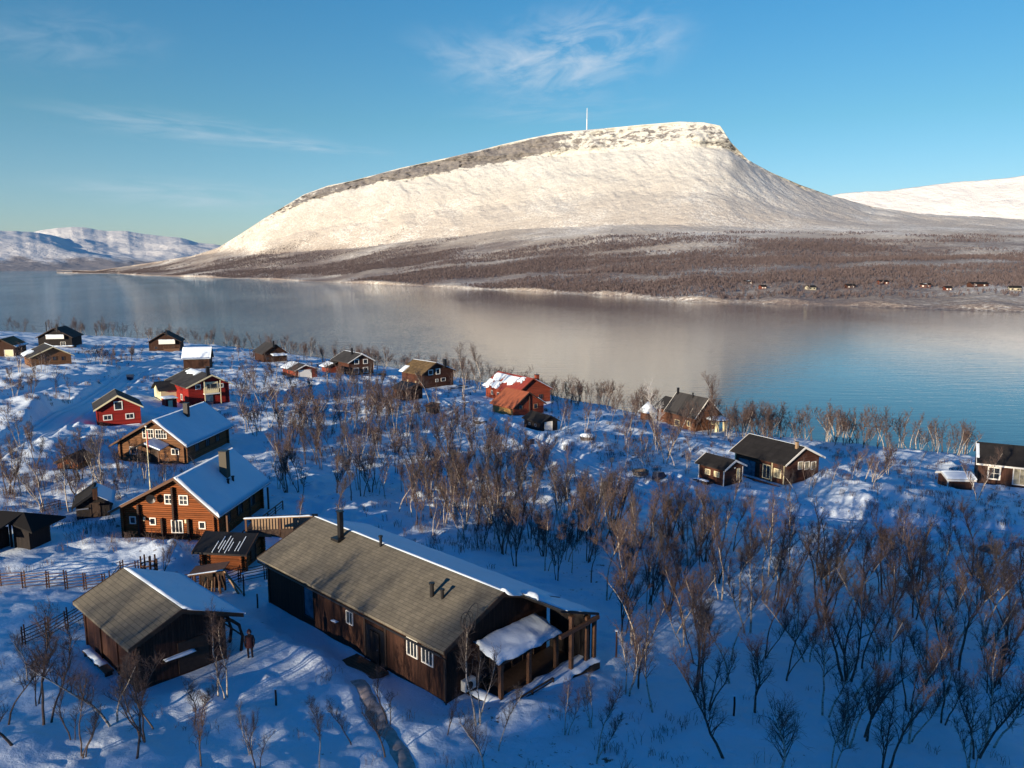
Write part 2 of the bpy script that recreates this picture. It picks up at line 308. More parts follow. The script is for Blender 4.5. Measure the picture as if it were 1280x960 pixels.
# ------------------------------------------------------------------ house
class House:
    def __init__(s,key,name,label,cat='house',group=None,oe=.5,og=.5,wall='brownb',roof='darkroof',verge=None,depth=1.3,logs=0,oe2=None,basemat=None,logends=True,open_=False,thick=.16):
        cx,cy,rot,L,W,h,rise,ro,dz=FIT[key]; s.key=key; s.L,s.W,s.h,s.rise,s.ro=L,W,h,rise,ro; s.oe,s.og=oe,og; s.oe2=oe2 if oe2 else oe
        s.z=BASEZ[key]; s.cx,s.cy,s.rot=cx,cy,rot; s.c,s.s=math.cos(rot),math.sin(rot); s.thick=thick
        s.o=empty(name,(cx,cy,s.z),rot,label,cat,group)
        zb=-depth
        if not open_:
            m=MB(); a,b=L/2,W/2; i=.1 if logs else 0; a-=i;b-=i
            P=[(-b,zb),(b,zb),(b,h+s.dz(b)),(ro,h+rise-.06-i*.5),(-b,h+s.dz(-b))]
            v=[(-a,y,z) for y,z in P]+[(a,y,z) for y,z in P]
            m.add(v,[(4,3,2,1,0),(5,6,7,8,9)]+[(k,(k+1)%5,(k+1)%5+5,k+5) for k in range(5)])
            if logs:
                z=.1-.2*round(depth/.2/2)
                k=0
                while z<h+rise-.25:
                    r=logs/2*1.04; e=.28
                    hw=None
                    if z<h-.05: ya,yb=-W/2,W/2
                    else:
                        ya=ro-(h+rise-z-.22)/(rise/(W/2+ro)); yb=ro+(h+rise-z-.22)/(rise/(W/2-ro)); ya=max(ya,-W/2); yb=min(yb,W/2)
                    if yb-ya>.3:
                        for sx in (-1,1):
                            xe=e if z<h-.05 else 0
                            m.tube([(sx*(L/2-r),ya-xe,z),(sx*(L/2-r),yb+xe,z)],r,8)
                    if z<h-.15:
                        for sy in (-1,1): m.tube([(-L/2-e,sy*(W/2-r),z+logs/2),(L/2+e,sy*(W/2-r),z+logs/2)],r,8)
                    z+=logs
            s.wall=m.build('wall',M[wall],s.o)
            if basemat: 
                m=MB(); m.box(-L/2-.05,L/2+.05,-W/2-.05,W/2+.05,zb-.2,.35); m.build('foundation',M[basemat],s.o)
        # roof slabs
        m=MB(); s.uv=[]
        for sy in (-1,1):
            s.slab(m,sy,-L/2-og,L/2+og,0,1,0,thick)
        s.roof=m.build('roof',M[roof],s.o)
        s.setuv(s.roof)
        # verge boards
        for sx in (-1,1):
            m=MB()
            for sy in (-1,1):
                x=sx*(L/2+og); x0,x1=(x-.03,x+.05) if sx>0 else (x-.05,x+.03)
                e=s.eave(sy); p=(s.ro,s.h+s.rise+thick+.03)
                m.hexa([(x0,e[0],e[1]-.06),(x1,e[0],e[1]-.06),(x1,p[0],p[1]-thick-.14),(x0,p[0],p[1]-thick-.14)],[(x0,e[0],e[1]+thick+.03),(x1,e[0],e[1]+thick+.03),(x1,p[0],p[1]),(x0,p[0],p[1])])
            m.build('bargeboard',M[verge or 'dwood'],s.o)
    def slope(s,sy): return s.rise/(s.W/2-sy*s.ro)
    def dz(s,y): return -.06
    def eave(s,sy):
        o=s.oe if sy<0 else s.oe2
        return (sy*(s.W/2+o), s.h-s.slope(sy)*o)
    def rp(s,sy,u,v,n=0.0):   # u along ridge (m), v 0 eave..1 ridge, n height above
        e=s.eave(sy); return (u,e[0]+(s.ro-e[0])*v,e[1]+(s.h+s.rise-e[1])*v+n)
    def slab(s,m,sy,u0,u1,v0,v1,n0,n1):
        a=[s.rp(sy,u0,v0,n0),s.rp(sy,u1,v0,n0),s.rp(sy,u1,v1,n0),s.rp(sy,u0,v1,n0)]; b=[s.rp(sy,u0,v0,n1),s.rp(sy,u1,v0,n1),s.rp(sy,u1,v1,n1),s.rp(sy,u0,v1,n1)]
        if sy<0: m.hexa(a,b)
        else: m.hexa(a[::-1],b[::-1])
    def setuv(s,o):
        me=o.data; uv=me.uv_layers.new(name='UVMap')
        for l in me.loops:
            co=me.vertices[l.vertex_index].co; uv.data[l.index].uv=(co.x,math.hypot(co.y,co.z-s.h)+(co.z-s.h)*.02)
    def snow(s,sy,u0=None,u1=None,v0=0.0,v1=1.0,t=.22,ragged=0.0,seed=1,hang=0.08,name='roof_snow'):
        L=s.L; u0=-L/2-s.og-.04 if u0 is None else u0; u1=L/2+s.og+.04 if u1 is None else u1
        nu=max(8,int((u1-u0)/.35)); e=s.eave(sy); ln=math.hypot(s.ro-e[0],s.h+s.rise-e[1]); nv=max(5,int(ln*(v1-v0)/.35))
        rs=np.random.RandomState(seed); ph=rs.rand()*50
        V=[];top=[]
        U,W_=np.meshgrid(np.linspace(0,1,nu+1),np.linspace(0,1,nv+1),indexing='ij')
        r1=ragged*fbm(U*(u1-u0)*.8+ph,U*0+ph,3)*2; r0=ragged*fbm(W_*ln*.8+ph,W_*0+ph+9,3)*2
        nz=fbm(U*(u1-u0)*.7+ph,W_*ln*.7+ph,3)
        for k in range(2):
            for i in range(nu+1):
                for j in range(nv+1):
                    u=u0+(u1-u0)*U[i,j]; v=v0+(v1-v0)*W_[i,j]
                    if ragged: v=v0+(v1-v0)*np.clip(W_[i,j],0,1)+(r1[i,j]*(1-W_[i,j])/ln if v0>0.02 or ragged>.3 else 0); u+= r0[i,j]*(1 if U[i,j]>.5 else -1)*abs(U[i,j]-.5)*2*(ragged>.3)
                    edge=min(U[i,j],1-U[i,j])*(u1-u0)/.25; ee=min(W_[i,j]*(v1-v0)*ln/.25,1, edge) if v1>=.999 else min(min(W_[i,j],1-W_[i,j])*(v1-v0)*ln/.25,1,edge)
                    th=t*(.45+.55*math.sqrt(max(0,min(1,ee))))*(1+.45*nz[i,j])*(1 if v1<.9 else min(1,.12+(1-W_[i,j])*ln*1.6))
                    p=s.rp(sy,u,v,(s.thick+.035+th) if k==0 else s.thick+.012)
                    if W_[i,j]==0 and v0<=0: p=(p[0],p[1]+sy*hang*(1+nz[i,j]),p[2]-hang*.6)
                    V.append(p)
        n=(nu+1)*(nv+1); g=lambda k,i,j:k*n+i*(nv+1)+j; Fc=[]
        for i in range(nu):
            for j in range(nv):
                q=(g(0,i,j),g(0,i+1,j),g(0,i+1,j+1),g(0,i,j+1)); q2=(g(1,i,j),g(1,i,j+1),g(1,i+1,j+1),g(1,i+1,j))
                Fc+= [q,q2] if sy<0 else [q[::-1],q2[::-1]]
        for i in range(nu):
            for j,(d) in ((0,1),(nv,-1)): Fc.append((g(0,i,j),g(1,i,j),g(1,i+1,j),g(0,i+1,j)))
        for j in range(nv):
            for i in (0,nu): Fc.append((g(0,i,j),g(0,i,j+1),g(1,i,j+1),g(1,i,j)))
        return MB().add(V,Fc).build(name,M['roofsnow'],s.o,True)
    def ray(s,px,py,p0,n):   # plane in local coords
        d=pdir(px,py); ld=np.array([s.c*d[0]+s.s*d[1],-s.s*d[0]+s.c*d[1],d[2]]); o=np.array([-s.cx,-s.cy,CAMZ-s.z]); o=np.array([s.c*o[0]+s.s*o[1],-s.s*o[0]+s.c*o[1],o[2]])
        p0=np.array(p0,float); n=np.array(n,float); t=((p0-o)@n)/(ld@n); return o+ld*t
    def on(s,side,px,py):
        if side=='G': q=s.ray(px,py,(s.L/2,0,0),(1,0,0)); return q[1],q[2]
        if side=='S': q=s.ray(px,py,(0,-s.W/2,0),(0,1,0)); return q[0],q[2]
    def roofpt(s,sy,px,py):
        e=s.eave(sy); v=np.array([0,s.ro-e[0],s.h+s.rise-e[1]]); n=np.cross((1,0,0),v); q=s.ray(px,py,(0,e[0],e[1]+s.thick),n); return q
    def win(s,side,x0,y0,x1,y1,frame='white',pane='glass',nv=1,nh=1,fw=.09,name='window',pname='pane'):
        """window between two picture corners (x0,y0)-(x1,y1) measured on that wall"""
        cx,cy=(x0+x1)/2,(y0+y1)/2
        ul,_=s.on(side,x0,cy); ur,_=s.on(side,x1,cy); _,zt_=s.on(side,cx,y0); _,zb_=s.on(side,cx,y1)
        return s.winm(side,(ul+ur)/2,(zt_+zb_)/2,abs(ur-ul),abs(zt_-zb_),frame,pane,nv,nh,fw,name,pname)
    def winm(s,side,u,z,w,h,frame='white',pane='glass',nv=1,nh=1,fw=.09,name='window',pname='pane'):
        f=MB(); 
        def bx(m,u0,u1,z0,z1,d0,d1):
            if side=='G': m.box(s.L/2+d0,s.L/2+d1,u0,u1,z0,z1)
            elif side=='B': m.box(-s.L/2-d1,-s.L/2-d0,u0,u1,z0,z1)
            elif side=='S': m.box(u0,u1,-s.W/2-d1,-s.W/2-d0,z0,z1)
            else: m.box(u0,u1,s.W/2+d0,s.W/2+d1,z0,z1)
        a,b,c,d=u-w/2,u+w/2,z-h/2,z+h/2
        bx(f,a-fw,a,c-fw,d+fw,-.05,.07); bx(f,b,b+fw,c-fw,d+fw,-.05,.07); bx(f,a,b,c-fw,c,-.05,.08); bx(f,a,b,d,d+fw,-.05,.07)
        for k in range(nv): x=a+(b-a)*(k+1)/(nv+1); bx(f,x-.025,x+.025,c,d,-.03,.05)
        for k in range(nh): y=c+(d-c)*(k+1)/(nh+1); bx(f,a,b,y-.025,y+.025,-.03,.046)
        fo=f.build(name,M[frame],s.o); p=MB(); bx(p,a,b,c,d,-.04,.02); p.build(pname,M[pane],fo); return fo
    def chimney(s,sy,px,py,w=.5,h=1.3,mat='metal',cap=True,name='chimney',rnd=False,base=True):
        q=s.roofpt(sy,px,py); m=MB()
        if rnd: m.tube([(q[0],q[1],q[2]-.4),(q[0],q[1],q[2]+h)],w/2,10)
        else: m.box(q[0]-w/2,q[0]+w/2,q[1]-w/2,q[1]+w/2,q[2]-.4,q[2]+h)
        o=m.build(name,M[mat],s.o)
        if cap:
            k=MB(); k.box(q[0]-w/2-.05,q[0]+w/2+.05,q[1]-w/2-.05,q[1]+w/2+.05,q[2]+h+.002,q[2]+h+.07) if not rnd else k.tube([(q[0],q[1],q[2]+h+.002),(q[0],q[1],q[2]+h+.1)],w/2+.05,10)
            k.build('cap',M['metal'],o)
        return o
    def part(s,name,mat): 
        return PB(s,name,mat)
    def world(s,x,y,z=0): return (s.cx+s.c*x-s.s*y,s.cy+s.s*x+s.c*y,s.z+z)
    def at(s,px,py,z): q=s.ray(px,py,(0,0,z),(0,0,1)); return q[0],q[1]
class PB(MB):
    def __init__(s,h,name,mat): super().__init__(); s.hh,s.nm,s.mt=h,name,mat
    def done(s,smooth=False,parent=None): return s.build(s.nm,M[s.mt],parent or s.hh.o,smooth)
# ------------------------------------------------------------------ ground sheet (polar grid round the viewpoint, world space heights)
def build_ground():
    az=np.concatenate([np.linspace(-44,44,760),np.linspace(44,316,110)[1:-1]])
    r=np.concatenate([np.geomspace(.5,26,24)[:-1],np.geomspace(26,560,900)[:-1],np.geomspace(560,4000,30)])
    Rr,A=np.meshgrid(r,np.radians(az),indexing='ij'); X=Rr*np.sin(A); Y=Rr*np.cos(A)
    Z=ztrue(X.ravel(),Y.ravel()).reshape(X.shape)
    V=np.stack([X,Y,Z],-1).reshape(-1,3)
    o=npmesh('ground',V,gridfaces(len(r),len(az),True)[:, ::-1],M['groundmat']); tag(o,kind='structure'); return o
def groundmat():
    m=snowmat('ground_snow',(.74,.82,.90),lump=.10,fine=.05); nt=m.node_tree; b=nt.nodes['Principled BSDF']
    col=b.inputs['Base Color'].links[0].from_socket; v=coords(nt,'Object')
    # heather and dwarf shrubs breaking through the snow
    n=noise(nt,v,1.7,7,.72); big=noise(nt,v,.045,4,.6)
    a=N(nt,'ShaderNodeMath',operation='MULTIPLY_ADD'); nt.links.new(big,a.inputs[0]); a.inputs[1].default_value=.55; nt.links.new(n,a.inputs[2])
    rr=ramp(nt,a.outputs[0],[(.915,(0,0,0)),(.975,(1,1,1))])
    nt.links.new(mixc(nt,rr.outputs[0],col,(.13,.075,.05)),b.inputs['Base Color']); return m
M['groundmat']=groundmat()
# ------------------------------------------------------------------ far terrain: columns over azimuth, heights from the skyline seen from the lake village
def azel(px,py):
    d=pdir(px,py); return math.atan2(d[0],d[1]), d[2]/math.hypot(d[0],d[1])
def curve(pts):
    q=[azel(*p[:2]) for p in pts]; a=np.array([t[0] for t in q]); e=np.array([t[1] for t in q]); o=np.argsort(a)
    return lambda az: np.interp(az,a[o],e[o])
def rcurve(pts):
    a=np.array([azel(p,332)[0] for p,_ in pts]); r=np.array([v for _,v in pts],float); return lambda az:np.interp(az,a,r)
def smooth(a,k):
    w=np.ones(2*k+1)/(2*k+1); return np.convolve(np.pad(a,k,mode='edge'),w,'valid')
shore_e=curve([(60,337.5),(120,340),(180,344.5),(260,347),(330,349),(420,353),(500,357),(600,361.5),(700,366.5),(780,370.5),(820,375),(860,377),(960,380),(1060,383),(1160,386.5),(1280,390),(1500,398),(1900,420)])
rim_e=curve([(60,337),(118,338.5),(150,334),(190,328),(240,320),(272,310),(300,293),(335,270),(380,243),(410,232),(440,226),(500,210),(560,197),(590,190),(630,180),(660,173),(700,165),(760,160),(800,156),(850,152),(880,153),(900,157),(906,166),(914,178),(935,200),(965,216),(1000,231),(1040,245),(1090,258),(1150,268),(1280,274),(1500,280),(1900,290)])
rim_r=rcurve([(60,5200),(118,4900),(200,4400),(270,3900),(335,3600),(500,3300),(700,3100),(860,2950),(910,2950),(1000,3200),(1080,3500),(1280,3900),(1900,4200)])
cl_e=curve([(60,337.3),(240,323),(272,316),(300,300),(335,277),(380,254),(440,236),(500,224),(560,216),(600,209),(640,203),(660,198),(700,192),(780,187),(850,183),(890,185),(912,190),(935,204),(965,220),(1000,235),(1090,262),(1280,276),(1900,292)])
tl_e=curve([(60,337.6),(118,339),(200,331),(270,319),(340,319),(420,311),(520,300),(640,288),(760,279),(860,281),(1000,284),(1150,286),(1280,289),(1900,305)])
tl_r=rcurve([(60,4900),(118,4600),(200,4200),(270,3700),(335,3250),(500,2800),(700,2450),(860,2300),(1000,2400),(1280,2600),(1900,2700)])
def mount_ctrl(az):
    rs=39.0/np.maximum(-shore_e(az),.004); rs=np.minimum(rs,tl_r(az)-150)
    zs=np.full_like(az,LAKE)
    rr=rim_r(az); zr=CAMZ+rr*rim_e(az); rt=tl_r(az); ztl=CAMZ+rt*tl_e(az); dzc=(rim_e(az)-cl_e(az))*rr
    rc=rr-np.maximum(25,dzc*.55); zc=CAMZ+rc*cl_e(az)
    k=4; rr,zr_,rt,ztl,rc,zc=[smooth(q,k) if i not in(1,) else q for i,q in enumerate((rr,zr,rt,ztl,rc,zc))]
    zc=np.minimum(zc,zr_-3); zt_=np.maximum(np.minimum(ztl,zc-2),LAKE+4)
    zb=LAKE+2.0+3*(np.sin(az*60)*.5+.5)
    rm=rs+(rt-rs)*.5; zm=zb+(zt_-zb)*.36
    return [(rs-90,zs-4),(rs,zs-.1),(rs+14,np.minimum(zb,zt_-.5)),(rm,zm),(rt,zt_),(rt+(rc-rt)*.5,zt_+(zc-zt_)*.40),(rc,zc),(rr,zr_),(rr+260,zr_-2),(rr+1200,zr_-30),(rr+3200,zr_*.3-30)]
SEGN=[2,3,60,60,40,60,30,10,6,8]
def mount_rows():
    for k,n in enumerate(SEGN):
        for i in range(n): yield k,i/n
    yield len(SEGN)-1,1.0
def build_mountain():
    p0,p1=azel(70,332)[0],azel(1900,332)[0]; az=np.linspace(p0,p1,1100); Cc=mount_ctrl(az)
    Rr=[];Zz=[];Kk=[]
    for k,t in mount_rows():
        (r0,z0),(r1,z1)=Cc[k],Cc[k+1]; Rr.append(r0+(r1-r0)*t); Zz.append(z0+(z1-z0)*t); Kk.append(k+t)
    Rr=np.array(Rr);Zz=np.array(Zz);Kk=np.array(Kk)[:,None]*np.ones_like(Rr)
    A=np.ones_like(Rr)*az[None,:]; X=Rr*np.sin(A); Y=Rr*np.cos(A)
    S=A*3000
    hgt=np.clip((Zz-40)/250,0,1)
    tal=sstep(4.0,4.8,Kk)*(1-sstep(6.0,6.3,Kk)); clf=sstep(5.8,6.2,Kk)*(1-sstep(6.9,7.0,Kk)); fo=sstep(1.5,2.6,Kk)*(1-sstep(6.5,7,Kk))
    gul=np.abs(fbm(S/150+.006*Zz,Rr/300,5,.55))*-17+5
    n=fo*10*fbm(X/260,Y/260,5)*np.clip((Rr-900)/900,.2,1)
    n=n+tal*hgt*gul+tal*hgt*6*fbm(X/60,Y/60,4)
    Zz=Zz+n
    # cliff faces: push in and out along the radius, with ledges
    pr=clf*(38*fbm(S/95,Zz/60,5,.6)+10*np.round(3*vnoise(S*0+1,Zz/22)+fbm(S/60,Zz/30,3)))*np.clip((Zz-120)/200,0,1)
    Rr=Rr+pr; X=Rr*np.sin(A); Y=Rr*np.cos(A)
    V=np.stack([X,Y,Zz],-1).reshape(-1,3)
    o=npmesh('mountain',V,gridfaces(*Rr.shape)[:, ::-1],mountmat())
    tx=np.tan(A); side=.34+.72*sstep(-.24,-.17,tx)*(1-sstep(.02,.10,tx))+.17*sstep(.06,.10,tx)*(1-sstep(.28,.31,tx))+.4*sstep(-.33,-.24,tx)*(1-sstep(-.24,-.17,tx))
    msk=np.clip(sstep(5.75,6.3,Kk)*(1-sstep(6.86,6.97,Kk))*side+0*A,0,1)
    at=o.data.attributes.new('rockmask','FLOAT','POINT'); at.data.foreach_set('value',msk.astype(np.float32).ravel()); tag(o,kind='structure'); return o
def mount_at(px,py):
    a,e=azel(px,py); Cc=mount_ctrl(np.linspace(a-.002,a+.002,21)); r=np.array([c[0][10] for c in Cc]); z=np.array([c[1][10] for c in Cc])
    rr=np.linspace(r[1],r[7],3000); zz=np.interp(rr,r,z); m=(zz-CAMZ)/rr>=e; k=int(np.argmax(m)) if m.any() else 2999
    return rr[k]*math.sin(a),rr[k]*math.cos(a),zz[k]
def mountmat():
    m,nt,b=newmat('mountain_snow_rock'); v=coords(nt,'Object')
    geo=nt.nodes.new('ShaderNodeNewGeometry'); sn=nt.nodes.new('ShaderNodeSeparateXYZ'); nt.links.new(geo.outputs['Normal'],sn.inputs[0])
    sp=nt.nodes.new('ShaderNodeSeparateXYZ'); nt.links.new(geo.outputs['Position'],sp.inputs[0])
    snow=(.65,.63,.58)
    # rock where steep
    nz=noise(nt,v,.02,8,.65); nz2=noise(nt,v,.11,6,.7)
    a=N(nt,'ShaderNodeMath',operation='MULTIPLY_ADD'); nt.links.new(nz,a.inputs[0]); a.inputs[1].default_value=.55; nt.links.new(sn.outputs[2],a.inputs[2])
    a2=N(nt,'ShaderNodeMath',operation='MULTIPLY_ADD'); nt.links.new(nz2,a2.inputs[0]); a2.inputs[1].default_value=.4; nt.links.new(a.outputs[0],a2.inputs[2])
    rk=ramp(nt,a2.outputs[0],[(.0,(1,1,1)),(.90/1.0,(1,1,1)),(1.0,(0,0,0))])
    mr=N(nt,'ShaderNodeMapRange'); nt.links.new(a2.outputs[0],mr.inputs['Value']); mr.inputs['From Min'].default_value=1.10; mr.inputs['From Max'].default_value=1.22; mr.inputs['To Min'].default_value=1; mr.inputs['To Max'].default_value=0
    rock=ramp(nt,noise(nt,v,.05,7,.7),[(.3,(.11,.10,.105)),(.5,(.17,.155,.15)),(.7,(.26,.23,.21))]).outputs[0]
    # scree: brown speckle on talus, in patches
    sc=noise(nt,v,.14,9,.75); pt=noise(nt,v,.004,4,.6)
    s=N(nt,'ShaderNodeMath',operation='MULTIPLY_ADD'); nt.links.new(pt,s.inputs[0]); s.inputs[1].default_value=.6; nt.links.new(sc,s.inputs[2])
    s1=N(nt,'ShaderNodeMapRange'); nt.links.new(s.outputs[0],s1.inputs['Value']); s1.inputs['From Min'].default_value=.67; s1.inputs['From Max'].default_value=.80; s1.inputs['To Max'].default_value=.7
    hi=N(nt,'ShaderNodeMapRange'); nt.links.new(sp.outputs[2],hi.inputs['Value']); hi.inputs['From Min'].default_value=470; hi.inputs['From Max'].default_value=60
    s2=N(nt,'ShaderNodeMath',operation='MULTIPLY'); nt.links.new(s1.outputs[0],s2.inputs[0]); nt.links.new(hi.outputs[0],s2.inputs[1])
    # undergrowth and brush lower down
    br=noise(nt,v,.33,8,.75); bp=noise(nt,coords(nt,'Object',(1,1,1)),.0045,6,.62)
    lo=N(nt,'ShaderNodeMapRange'); nt.links.new(sp.outputs[2],lo.inputs['Value']); lo.inputs['From Min'].default_value=165; lo.inputs['From Max'].default_value=70; lo.inputs['To Min'].default_value=-.35; lo.inputs['To Max'].default_value=.05
    q=N(nt,'ShaderNodeMath',operation='MULTIPLY_ADD'); nt.links.new(bp,q.inputs[0]); q.inputs[1].default_value=.8; nt.links.new(br,q.inputs[2])
    q2=N(nt,'ShaderNodeMath',operation='ADD'); nt.links.new(q.outputs[0],q2.inputs[0]); nt.links.new(lo.outputs[0],q2.inputs[1])
    q3=N(nt,'ShaderNodeMapRange'); nt.links.new(q2.outputs[0],q3.inputs['Value']); q3.inputs['From Min'].default_value=.85; q3.inputs['From Max'].default_value=1.0; q3.inputs['To Max'].default_value=.8
    lw=N(nt,'ShaderNodeMapRange'); nt.links.new(sp.outputs[2],lw.inputs['Value']); lw.inputs['From Min'].default_value=300; lw.inputs['From Max'].default_value=150  # snow colour paler low down, making up for weak grazing sun there
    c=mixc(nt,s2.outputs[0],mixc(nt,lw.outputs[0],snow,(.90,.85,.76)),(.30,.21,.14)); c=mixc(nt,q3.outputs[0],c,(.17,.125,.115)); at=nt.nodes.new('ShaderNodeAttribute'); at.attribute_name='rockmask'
    rm=N(nt,'ShaderNodeMath',operation='MULTIPLY_ADD'); nt.links.new(noise(nt,coords(nt,'Object',(1,1,2.6)),.03,9,.7),rm.inputs[0]); rm.inputs[1].default_value=2.2; nt.links.new(at.outputs['Fac'],rm.inputs[2])
    rm2=N(nt,'ShaderNodeMapRange'); nt.links.new(rm.outputs[0],rm2.inputs['Value']); rm2.inputs['From Min'].default_value=1.52; rm2.inputs['From Max'].default_value=1.72
    mx=N(nt,'ShaderNodeMath',operation='MULTIPLY'); nt.links.new(mr.outputs[0],mx.inputs[0]); mx.inputs[1].default_value=.25
    mm=N(nt,'ShaderNodeMath',operation='MAXIMUM'); nt.links.new(rm2.outputs[0],mm.inputs[0]); nt.links.new(mx.outputs[0],mm.inputs[1])
    c=mixc(nt,mm.outputs[0],c,rock)
    nt.links.new(c,b.inputs['Base Color']); b.inputs['Roughness'].default_value=.8; b.inputs['Specular IOR Level'].default_value=.1
    b1=N(nt,'ShaderNodeBump',Strength=.8,Distance=9); nt.links.new(noise(nt,v,.035,9,.62),b1.inputs['Height'])
    b2=N(nt,'ShaderNodeBump',Strength=.6,Distance=2); nt.links.new(noise(nt,v,.16,6,.7),b2.inputs['Height']); nt.links.new(b1.outputs[0],b2.inputs['Normal']); nt.links.new(b2.outputs[0],b.inputs['Normal'])
    return m
def hillmat():
    m,nt,b=newmat('far_hill_snow'); v=coords(nt,'Object')
    geo=nt.nodes.new('ShaderNodeNewGeometry'); sp=nt.nodes.new('ShaderNodeSeparateXYZ'); nt.links.new(geo.outputs['Position'],sp.inputs[0])
    n=noise(nt,v,.004,8,.65); lo=N(nt,'ShaderNodeMapRange'); nt.links.new(sp.outputs[2],lo.inputs['Value']); lo.inputs['From Min'].default_value=150; lo.inputs['From Max'].default_value=0; lo.inputs['To Min'].default_value=0; lo.inputs['To Max'].default_value=.45
    a=N(nt,'ShaderNodeMath',operation='ADD'); nt.links.new(n,a.inputs[0]); nt.links.new(lo.outputs[0],a.inputs[1])
    r=ramp(nt,a.outputs[0],[(.66,(.84,.80,.75)),(.80,(.30,.27,.27))]); nt.links.new(r.outputs[0],b.inputs['Base Color']); b.inputs['Roughness'].default_value=.9
    b1=N(nt,'ShaderNodeBump',Strength=.7,Distance=40); nt.links.new(noise(nt,v,.006,9,.65),b1.inputs['Height']); nt.links.new(b1.outputs[0],b.inputs['Normal']); return m
def build_hill(name,px0,px1,foot_r,foot_z,rim,rimr,n=260,amp=40,front=1.0):
    az=np.linspace(azel(px0,332)[0],azel(px1,332)[0],n); e=smooth(smooth(curve(rim)(az),7),7)+.0016*fbm(az*45,az*0+px0,4); rr=rcurve(rimr)(az); zr=CAMZ+rr*e; fr=rcurve(foot_r)(az)
    T=np.linspace(0,1.6,90)[:,None]; Rr=fr+(rr-fr)*T
    prof=np.where(T<1,front*T**1.25+(1-front)*T,1-.9*(T-1)**1.0)
    Zz=foot_z+(zr-foot_z)*prof; A=np.ones_like(Rr)*az; X=Rr*np.sin(A);Y=Rr*np.cos(A)
    w=np.sin(np.clip(T,0,1)*math.pi)**.7*np.clip((zr-foot_z)/200,0,1)
    Zz=Zz+amp*w*fbm(X/900,Y/900,5)
    o=npmesh(name,np.stack([X,Y,Zz],-1).reshape(-1,3),gridfaces(*Rr.shape)[:, ::-1],M['hill']); return tag(o,kind='structure')
WAVE=.024
def build_setting():
    build_ground(); build_mountain(); M['hill']=hillmat()
    build_hill('hills',950,1950,[(900,4300),(1950,5200)],60,[(950,275),(1000,254),(1040,243),(1080,239),(1130,236),(1200,226),(1280,219),(1400,212),(1950,230)],[(950,5300),(1950,6600)],420,60,.8)
    build_hill('hills',-40,345,[(-100,7800),(400,7600)],LAKE,[(-40,300),(30,294),(55,287),(95,282),(118,287),(132,290),(160,288),(200,295),(225,296),(245,303),(270,306),(300,316),(345,330)],[(-40,11500),(400,10500)],300,110,.0)
    build_hill('hills',-520,215,[(-520,5200),(-200,6300),(0,7000),(215,7300)],LAKE,[(-520,255),(-300,268),(-100,284),(0,289),(30,290),(62,292),(80,298),(110,303),(150,313),(185,321),(215,333)],[(-520,7000),(-200,8200),(0,9300),(215,11000)],400,90,.1)
    # lake
    me=MB(); me.add([(-26000,-3000,LAKE),(30000,-3000,LAKE),(30000,30000,LAKE),(-26000,30000,LAKE)],[(0,1,2,3)])
    m,nt,b=newmat('lake_water'); b.inputs['Base Color'].default_value=(.006,.05,.085,1); b.inputs['Roughness'].default_value=.03; b.inputs['IOR'].default_value=1.5
    v=coords(nt,'Object',(1,1.6,1),(0,0,.5)); n0=noise(nt,v,.55,4,.6); n2=noise(nt,coords(nt,'Object',(.5,2.0,1),(0,0,.25)),.16,4,.6)
    n1=N(nt,'ShaderNodeMath',operation='MULTIPLY_ADD'); nt.links.new(n2,n1.inputs[0]); n1.inputs[1].default_value=4.0; nt.links.new(n0,n1.inputs[2]); n1=n1.outputs[0]
    gs=ramp(nt,noise(nt,coords(nt,'Object',(1,.35,1),(0,0,.6)),.006,4,.6),[(.35,(.45,.45,.45)),(.65,(1,1,1))])
    gx=nt.nodes.new('ShaderNodeNewGeometry'); sx=nt.nodes.new('ShaderNodeSeparateXYZ'); nt.links.new(gx.outputs['Position'],sx.inputs[0])
    an=N(nt,'ShaderNodeMath',operation='MULTIPLY_ADD'); nt.links.new(sx.outputs[1],an.inputs[0]); an.inputs[1].default_value=.10; nt.links.new(sx.outputs[0],an.inputs[2])
    mr=N(nt,'ShaderNodeMapRange'); nt.links.new(an.outputs[0],mr.inputs['Value']); mr.inputs['From Min'].default_value=30; mr.inputs['From Max'].default_value=-220; mr.inputs['To Min'].default_value=1; mr.inputs['To Max'].default_value=16.0
    m0=N(nt,'ShaderNodeMath',operation='MULTIPLY'); nt.links.new(n1,m0.inputs[0]); nt.links.new(mr.outputs[0],m0.inputs[1])
    ml=N(nt,'ShaderNodeMath',operation='MULTIPLY'); nt.links.new(m0.outputs[0],ml.inputs[0]); nt.links.new(gs.outputs[0],ml.inputs[1])
    b1=N(nt,'ShaderNodeBump',Strength=1,Distance=WAVE); nt.links.new(ml.outputs[0],b1.inputs['Height']); nt.links.new(b1.outputs[0],b.inputs['Normal'])
    M['water']=m; o=me.build('water',m); tag(o,kind='structure')
def build_haze(d):
    m=bpy.data.materials.new('air_haze'); m.use_nodes=True; nt=m.node_tree; nt.nodes.clear(); o=nt.nodes.new('ShaderNodeOutputMaterial'); v=nt.nodes.new('ShaderNodeVolumePrincipled'); v.inputs['Color'].default_value=(.82,.9,1,1); v.inputs['Density'].default_value=d; v.inputs['Anisotropy'].default_value=.2; nt.links.new(v.outputs[0],o.inputs['Volume'])
    b=MB(); b.box(-27000,31000,-4000,31000,-21,1300); h=b.build('haze',m); tag(h,'thin cold air haze over the lake and hills','haze',kind='stuff')
